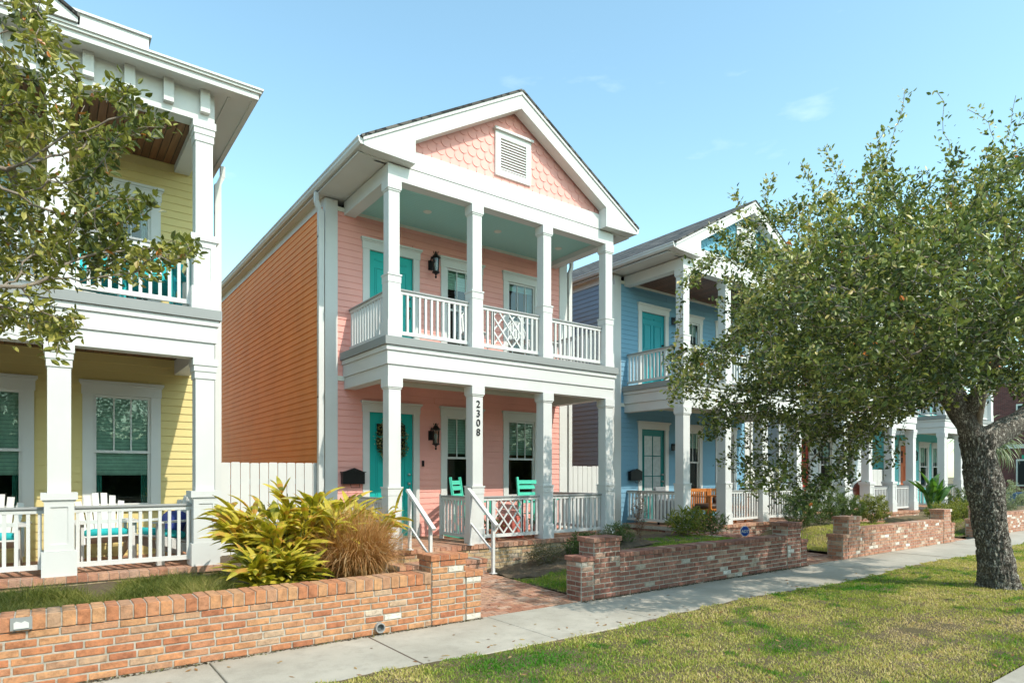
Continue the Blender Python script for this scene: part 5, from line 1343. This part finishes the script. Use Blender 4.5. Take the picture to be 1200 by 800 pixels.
def rocker(label, group):
    t = thing('rocking_chair', (0, 0, 0), label, 'chair', group); mt = M['mint']; b = MB()
    for i in range(7): b.cbox((0, -.20 + .065 * i, .43 - .008 * i), (.50, .055, .018), rx=-.1)
    b.build('seat', mt, t); b = MB()
    for z in (.62, .76, .90, 1.0): b.cbox((0, .27 + .16 * (z - .43), z), (.44, .02, .075), rx=-.16)
    b.build('backrest', mt, t)
    for s in (-1, 1):
        b = MB(); b.bar((s * .245, .22, .05), (s * .245, .37, 1.10), .042, .042); b.build('back_post', mt, t)
        b = MB(); b.bar((s * .245, -.22, .05), (s * .245, -.24, .66), .042, .042); b.build('leg', mt, t)
        b = MB(); b.box(s * .265 - .04, s * .265 + .04, -.30, .30, .655, .68); b.build('armrest', mt, t)
        b = MB()
        pts = [(s * .245, y, .02 + .22 * y * y) for y in (-.42, -.28, -.14, 0, .14, .28, .42, .5)]
        for p, q in zip(pts, pts[1:]): b.bar(p, q, .035, .045)
        b.build('rocker', mt, t)
    return t
g = 'mint rocking chairs on the pink porch'
r1 = put(rocker('mint green rocking chair left of the numbered post on the pink porch', g), 6.35, 9.70, ZF, 38)
r2 = copy_tree(r1); r2['label'] = 'mint green rocking chair behind the lattice railing of the pink porch'; put(r2, 7.80, 9.65, ZF, -6)
pf = put(cushion('pouf', 'coral and white patterned pouf behind the lattice panel of the pink porch', 'coral', (.42, .42, .40), 'pouf'), 6.95, 9.35, ZF)
for i, (x, y, lb) in enumerate([(6.35, 9.15, 'terracotta pot of small leaves left of the coral pouf'), (7.35, 9.12, 'terracotta pot of small leaves right of the coral pouf')]):
    t = thing('flower_pot', (x, y, ZF), lb, 'plant pot', 'terracotta pots on the pink porch'); b = MB(); b.lathe((x, y, ZF), [(0, .08), (.16, .11), (.165, .125), (.20, .125), (.20, .10), (.18, .10)], 16); b.build('pot', M['terracotta'], t, smooth=False)
    rg = np.random.default_rng(200 + i); n = 260; C = np.array((x, y, ZF + .2)) + rg.normal(0, 1, (n, 3)) * (.07, .07, .05) + (0, 0, .08); V, F = leaves(C, rg.normal(0, 1, (n, 3)) + (0, 0, .8), rg.uniform(.03, .06, n), .6, .3, i); npmesh('foliage', V, F, leafmat('pot_leaf', GR, .5, .3), t, np.repeat(rg.random(n), 2))
def bchair(label, group):
    t = thing('balcony_chair', (0, 0, 0), label, 'chair', group); W = M['white']; b = MB(); b.lathe((0, 0, .43), [(0, .21), (.015, .225), (.03, .22)], 20); b.build('seat', W, t)
    b = MB(); pts = [(.21 * math.cos(a), .16 + .04 * math.sin(a), .46 + .40 * math.sin(a)) for a in np.linspace(0, math.pi, 13)]
    b.tube(pts, .013, 6, cap=False)
    for k in range(-3, 4): x = k * .052; b.bar((x, .17, .45), (x, .20, .45 + .40 * math.sqrt(max(0, 1 - (x / .21) ** 2))), .035, .01)
    b.build('backrest', W, t)
    for sx in (-1, 1):
        for sy in (-1, 1): b = MB(); b.tube([(sx * .15, sy * .14, .44), (sx * .20, sy * .19, 0)], .012, 6); b.build('leg', W, t)
    return t
g = 'white round-backed balcony chairs'
q1 = put(bchair('white round-backed chair on the pink balcony beside the numbered post', g), 6.25, 9.55, Z2, 10)
for lb, x, y, z, rz in (('white round-backed chair behind the lattice railing of the pink balcony', 7.3, 9.6, Z2, -20), ('white round-backed chair at the right of the lattice on the pink balcony', 7.95, 9.5, Z2, 25), ('white round-backed chair on the blue balcony', 12.95, 9.6, Z2, 0)):
    q = copy_tree(q1); q['label'] = lb; put(q, x, y, z, rz)
def teak(label, group, w_=.72):
    t = thing('teak_armchair', (0, 0, 0), label, 'chair', group); T = M['teak']; b = MB()
    for s in (-1, 1):
        l = MB(); l.box(s * w_ / 2 - .025, s * w_ / 2 + .025, -.34, -.28, 0, .60); l.build('leg', T, t); l = MB(); l.box(s * w_ / 2 - .025, s * w_ / 2 + .025, .28, .34, 0, .80); l.build('leg', T, t)
        l = MB(); l.box(s * w_ / 2 - .035, s * w_ / 2 + .035, -.35, .28, .60, .625); l.build('armrest', T, t)
    b.box(-w_ / 2 + .025, w_ / 2 - .025, -.33, -.30, .24, .32); b.box(-w_ / 2 + .025, w_ / 2 - .025, -.30, .30, .28, .31); b.build('seat', T, t)
    b = MB(); b.box(-w_ / 2 + .025, w_ / 2 - .025, .30, .33, .72, .80)
    for k in range(7): x = -w_ / 2 + .09 + k * (w_ - .18) / 6; b.box(x - .02, x + .02, .305, .325, .32, .72)
    b.build('backrest', T, t); return t
g = 'orange teak armchairs on the blue porch'
k1 = put(teak('orange teak armchair nearer the steps of the blue porch', g), 13.35, 9.75, ZF, 0)
k2 = copy_tree(k1); k2['label'] = 'orange teak armchair right of its twin, beside the second post of the blue porch'; put(k2, 14.15, 9.75, ZF, 0)
s1 = put(cushion('seat_cushion', 'dark brown cushion on the teak armchair nearer the steps', 'browncush', (.62, .56, .12), group='brown cushions on the teak armchairs'), 13.35, 9.74, ZF + .312)
s2 = copy_tree(s1); s2['label'] = 'dark brown cushion on the right-hand teak armchair'; put(s2, 14.15, 9.74, ZF + .312)
s3 = put(cushion('back_cushion', 'dark brown bolster leaning on the right-hand teak backrest', 'browncush', (.60, .34, .14)), 14.15, 10.02, ZF + .44); s3.rotation_euler.x = 1.45
t = thing('side_table', (0, 0, 0), 'small orange teak table in front of the teak armchairs', 'table'); b = MB(); b.box(-.24, .24, -.2, .2, .36, .39); b.build('table_top', M['teak'], t)
for sx in (-1, 1):
    for sy in (-1, 1): b = MB(); b.box(sx * .2 - .02, sx * .2 + .02, sy * .16 - .02, sy * .16 + .02, 0, .36); b.build('leg', M['teak'], t)
put(t, 13.55, 9.15, ZF)
t = thing('grey_armchair', (0, 0, 0), 'grey woven armchair behind the railing left of the blue front door', 'chair'); G_ = M['greycloth']
b = MB(); b.box(-.30, .30, -.28, .28, .16, .40); b.build('seat', G_, t, bevel=.03); b = MB(); b.cbox((0, .30, .55), (.62, .09, .62), rx=-.12); b.build('backrest', G_, t, bevel=.02)
for s in (-1, 1): b = MB(); b.box(s * .33 - .05, s * .33 + .05, -.28, .30, .08, .58); b.build('armrest', G_, t, bevel=.02)
for sx in (-1, 1):
    for sy in (-1, 1): b = MB(); b.box(sx * .30 - .02, sx * .30 + .02, sy * .24 - .02, sy * .24 + .02, 0, .16); b.build('leg', M['black'], t)
put(t, 11.75, 9.55, ZF, 20)
t = thing('grill', (0, 0, 0), 'rusty red egg-shaped grill on legs on the pale grey porch', 'grill')
b = MB(); b.lathe((0, 0, 0), [(.38, .10), (.42, .18), (.52, .26), (.62, .285), (.66, .285)], 20); b.build('bowl', M['rust'], t, smooth=True)
b = MB(); b.lathe((0, 0, 0), [(.665, .29), (.72, .285), (.84, .24), (.94, .14), (.97, .07), (1.02, .06), (1.03, .0)], 20); b.build('lid', M['rust'], t, smooth=True)
for k in range(4): a = k * math.pi / 2 + .78; b = MB(); b.tube([(.24 * math.cos(a), .24 * math.sin(a), .52), (.30 * math.cos(a), .30 * math.sin(a), 0)], .016, 6); b.build('leg', M['black'], t)
b = MB(); b.box(.29, .62, -.16, .16, .60, .62); b.build('side_shelf', M['black'], t)
put(t, 20.7, 9.4, ZF)

# ------------------------------------------------------------------ security sign
sx, sy, sz = 10.08, 6.6, .60
t = thing('yard_sign', (sx, sy, .3), 'small blue octagonal security sign with white letters behind the dark red brick wall', 'sign')
b = MB(); oc = [(sx + .1 * math.cos(R(22.5 + 45 * k)), sz + .1 * math.sin(R(22.5 + 45 * k))) for k in range(8)]; b.prism(oc, sy - .006, sy); b.build('border', plain('sign_white', (.8, .8, .8), .4), t)
b = MB(); oc = [(sx + .088 * math.cos(R(22.5 + 45 * k)), sz + .088 * math.sin(R(22.5 + 45 * k))) for k in range(8)]; b.prism(oc, sy - .009, sy - .0061); b.build('face', plain('sign_blue', (.015, .08, .42), .35), t)
cu = bpy.data.curves.new('glyph', 'FONT'); cu.body = 'ADT'; cu.size = .075; cu.extrude = .001; cu.align_x = 'CENTER'; cu.offset = .0025; o = bpy.data.objects.new('tmp', cu); COL.objects.link(o); me = bpy.data.meshes.new_from_object(o.evaluated_get(bpy.context.evaluated_depsgraph_get())); bpy.data.objects.remove(o)
me.transform(Matrix.Translation((0, -.0105, sz - .027 - .3)) @ Matrix.Rotation(R(90), 4, 'X')); me.materials.clear(); me.materials.append(M['white']); q = bpy.data.objects.new('lettering', me); COL.objects.link(q); q.parent = t
b = MB(); b.tube([(sx, sy + .01, .2), (sx, sy + .01, sz + .04)], .008, 6); b.build('stake', M['steel'], t); t.rotation_euler.z = R(-22)

# ------------------------------------------------------------------ far end: parked car, brick building, street sign
t = thing('parked_car', (0, 0, 0), 'blue-grey parked car in front of the maroon brick building at the right edge', 'car')
cp = plain('car_paint', (.10, .16, .27), .22, .3); prof = [(-2.2, .30), (2.2, .30), (2.24, .55), (2.2, .80), (1.95, .92), (1.15, .98), (-1.0, 1.0), (-2.15, .92), (-2.25, .6)]
def side(profile, w0, name, m, par, bev=.04):
    b = MB(); n = len(b.v); k = len(profile); b.v += [(-w0, y, z) for y, z in profile] + [(w0, y, z) for y, z in profile]; b.f.append(tuple(range(n, n + k))); b.f.append(tuple(range(n + 2 * k - 1, n + k - 1, -1))); b.r += [0, 0]
    for i in range(k): j = (i + 1) % k; b.f.append((n + i, n + k + i, n + k + j, n + j)); b.r.append(0)
    return b.build(name, m, par, bevel=bev)
body = side(prof, .88, 'body', cp, t); side([(-1.75, .96), (1.15, .96), (.35, 1.42), (-1.0, 1.46), (-1.55, 1.32)], .74, 'cabin', cp, t)
for s in (-1, 1):
    for a in ([(-1.45, 1.0), (-.45, 1.0), (-.45, 1.36), (-1.05, 1.38), (-1.32, 1.30)], [(-.37, 1.0), (.85, 1.0), (.28, 1.35), (-.37, 1.36)]):
        b = MB(); n = 0; b.quadv([(s * .748, y, z) for y, z in a]); b.build('side_window', M['black'], t)
    for y in (-1.35, 1.38):
        b = MB(); b.tube([(s * .70, y, .32), (s * .90, y, .32)], .32, 20); wl = b.build('wheel', plain('tyre', (.02, .02, .02), .8), t); b = MB(); b.tube([(s * .90, y, .32), (s * .91, y, .32)], .19, 16); b.build('rim', M['steel'], wl)
    b = MB(); b.box(s * .55 - .2, s * .55 + .2, 2.2, 2.26, .62, .76); b.build('headlight', M['frost'], t); b = MB(); b.box(s * .6 - .18, s * .6 + .18, -2.28, -2.2, .66, .8); b.build('tail_light', M['red'], t)
put(t, 36.5, 7.9, -.13, 0)
t = thing('brick_building', (54, 2, 0), 'long two-storey maroon brick building beyond the cross street, at the right edge', 'building'); mm, nt_, b_, o_ = nmat('maroon_wall'); br = N(nt_, 'TexBrick'); nt_.links.new(coords(nt_, 'UV'), br.inputs['Vector'])
for k, v in (('Scale', 1.), ('Brick Width', .22), ('Row Height', .075), ('Mortar Size', .008)): br.inputs[k].default_value = v
br.inputs['Color1'].default_value = (.10, .026, .022, 1); br.inputs['Color2'].default_value = (.17, .05, .04, 1); br.inputs['Mortar'].default_value = (.14, .10, .09, 1); nt_.links.new(br.outputs[0], b_.inputs['Base Color']); b_.inputs['Roughness'].default_value = .9
b = MB(); b.box(50, 60, -16, 14.6, -.2, 7.5); b.build('wall', mm, t); b = MB(); b.box(49.8, 60.2, -16.2, 14.8, 7.502, 7.8); b.build('roof', M['grey'], t); b = MB(); b.box(49.93, 50, -16, 14.6, 3.3, 3.55); b.build('string_course', M['cream'], t)
for yy in (12.6, 9.4, 6.2, 3, -.2, -3.4):
    for z in (.9, 4.4): b = MB(); b.box(49.9, 49.998, yy - .7, yy + .7, z, z + 1.7); fr = b.build('window', M['cream'], t); b = MB(); b.box(49.87, 49.899, yy - .6, yy + .6, z + .1, z + 1.6); b.build('pane', M['black'], fr)
t = thing('street_sign', (41.3, 10.3, -.1), 'small green street name sign on a pole by the maroon brick building', 'sign'); b = MB(); b.tube([(41.3, 10.3, -.1), (41.3, 10.3, 2.7)], .03, 8); b.build('pole', M['steel'], t); b = MB(); b.cbox((41.3, 10.3, 2.55), (.9, .02, .2), rz=R(-75)); b.build('plate', plain('sign_green', (.01, .25, .14), .4), t)
t = thing('hedge', (4, -22, -.2), 'long leafy screen out of view across the street, added to block low sky in reflections', 'hedge'); rg = np.random.default_rng(77); n = 16000  # added out of view so pane reflections lose the bright horizon
C = np.stack([rg.uniform(-40, 60, n), rg.uniform(-22.6, -21.6, n), rg.uniform(-.2, 4.2, n) + .4 * np.sin(rg.uniform(0, 6, n))], 1); V, F = leaves(C, rg.normal(0, 1, (n, 3)) + (0, .6, .4), rg.uniform(.25, .5, n), .7, .3, 78); npmesh('foliage', V, F, leafmat('hedge_leaf', GR, .5, .15), t, np.repeat(rg.random(n), 2))
b = MB(); b.box(-40, 60, -22.5, -22.1, -.2, 3.7); b.build('added_screen_core', plain('added_screen_fill', (.05, .06, .03), .9), t)  # plain opaque box, the core of the added screen
# trees on the far side of the street, behind the photographer (they show in the window panes)
lbs = ['large leafy tree across the street, %s' % s for s in ('farthest left of its row', 'second from the left of its row', 'third from the left of its row', 'middle of its row', 'third from the right of its row', 'second from the right of its row', 'farthest right of its row')]
t0 = bgtree(lbs[0], -12, -15, 8.5, 7.5, 301, 11000); t0['group'] = 'trees across the street'
for k in range(1, 7):
    q = copy_tree(t0); q['label'] = lbs[k]; q['group'] = 'trees across the street'; q.location = (-12 + 6.3 * k, -15 + U(-1, 1), -.13); q.rotation_euler.z = U(0, 6); q.scale = (1, 1, U(.9, 1.15))
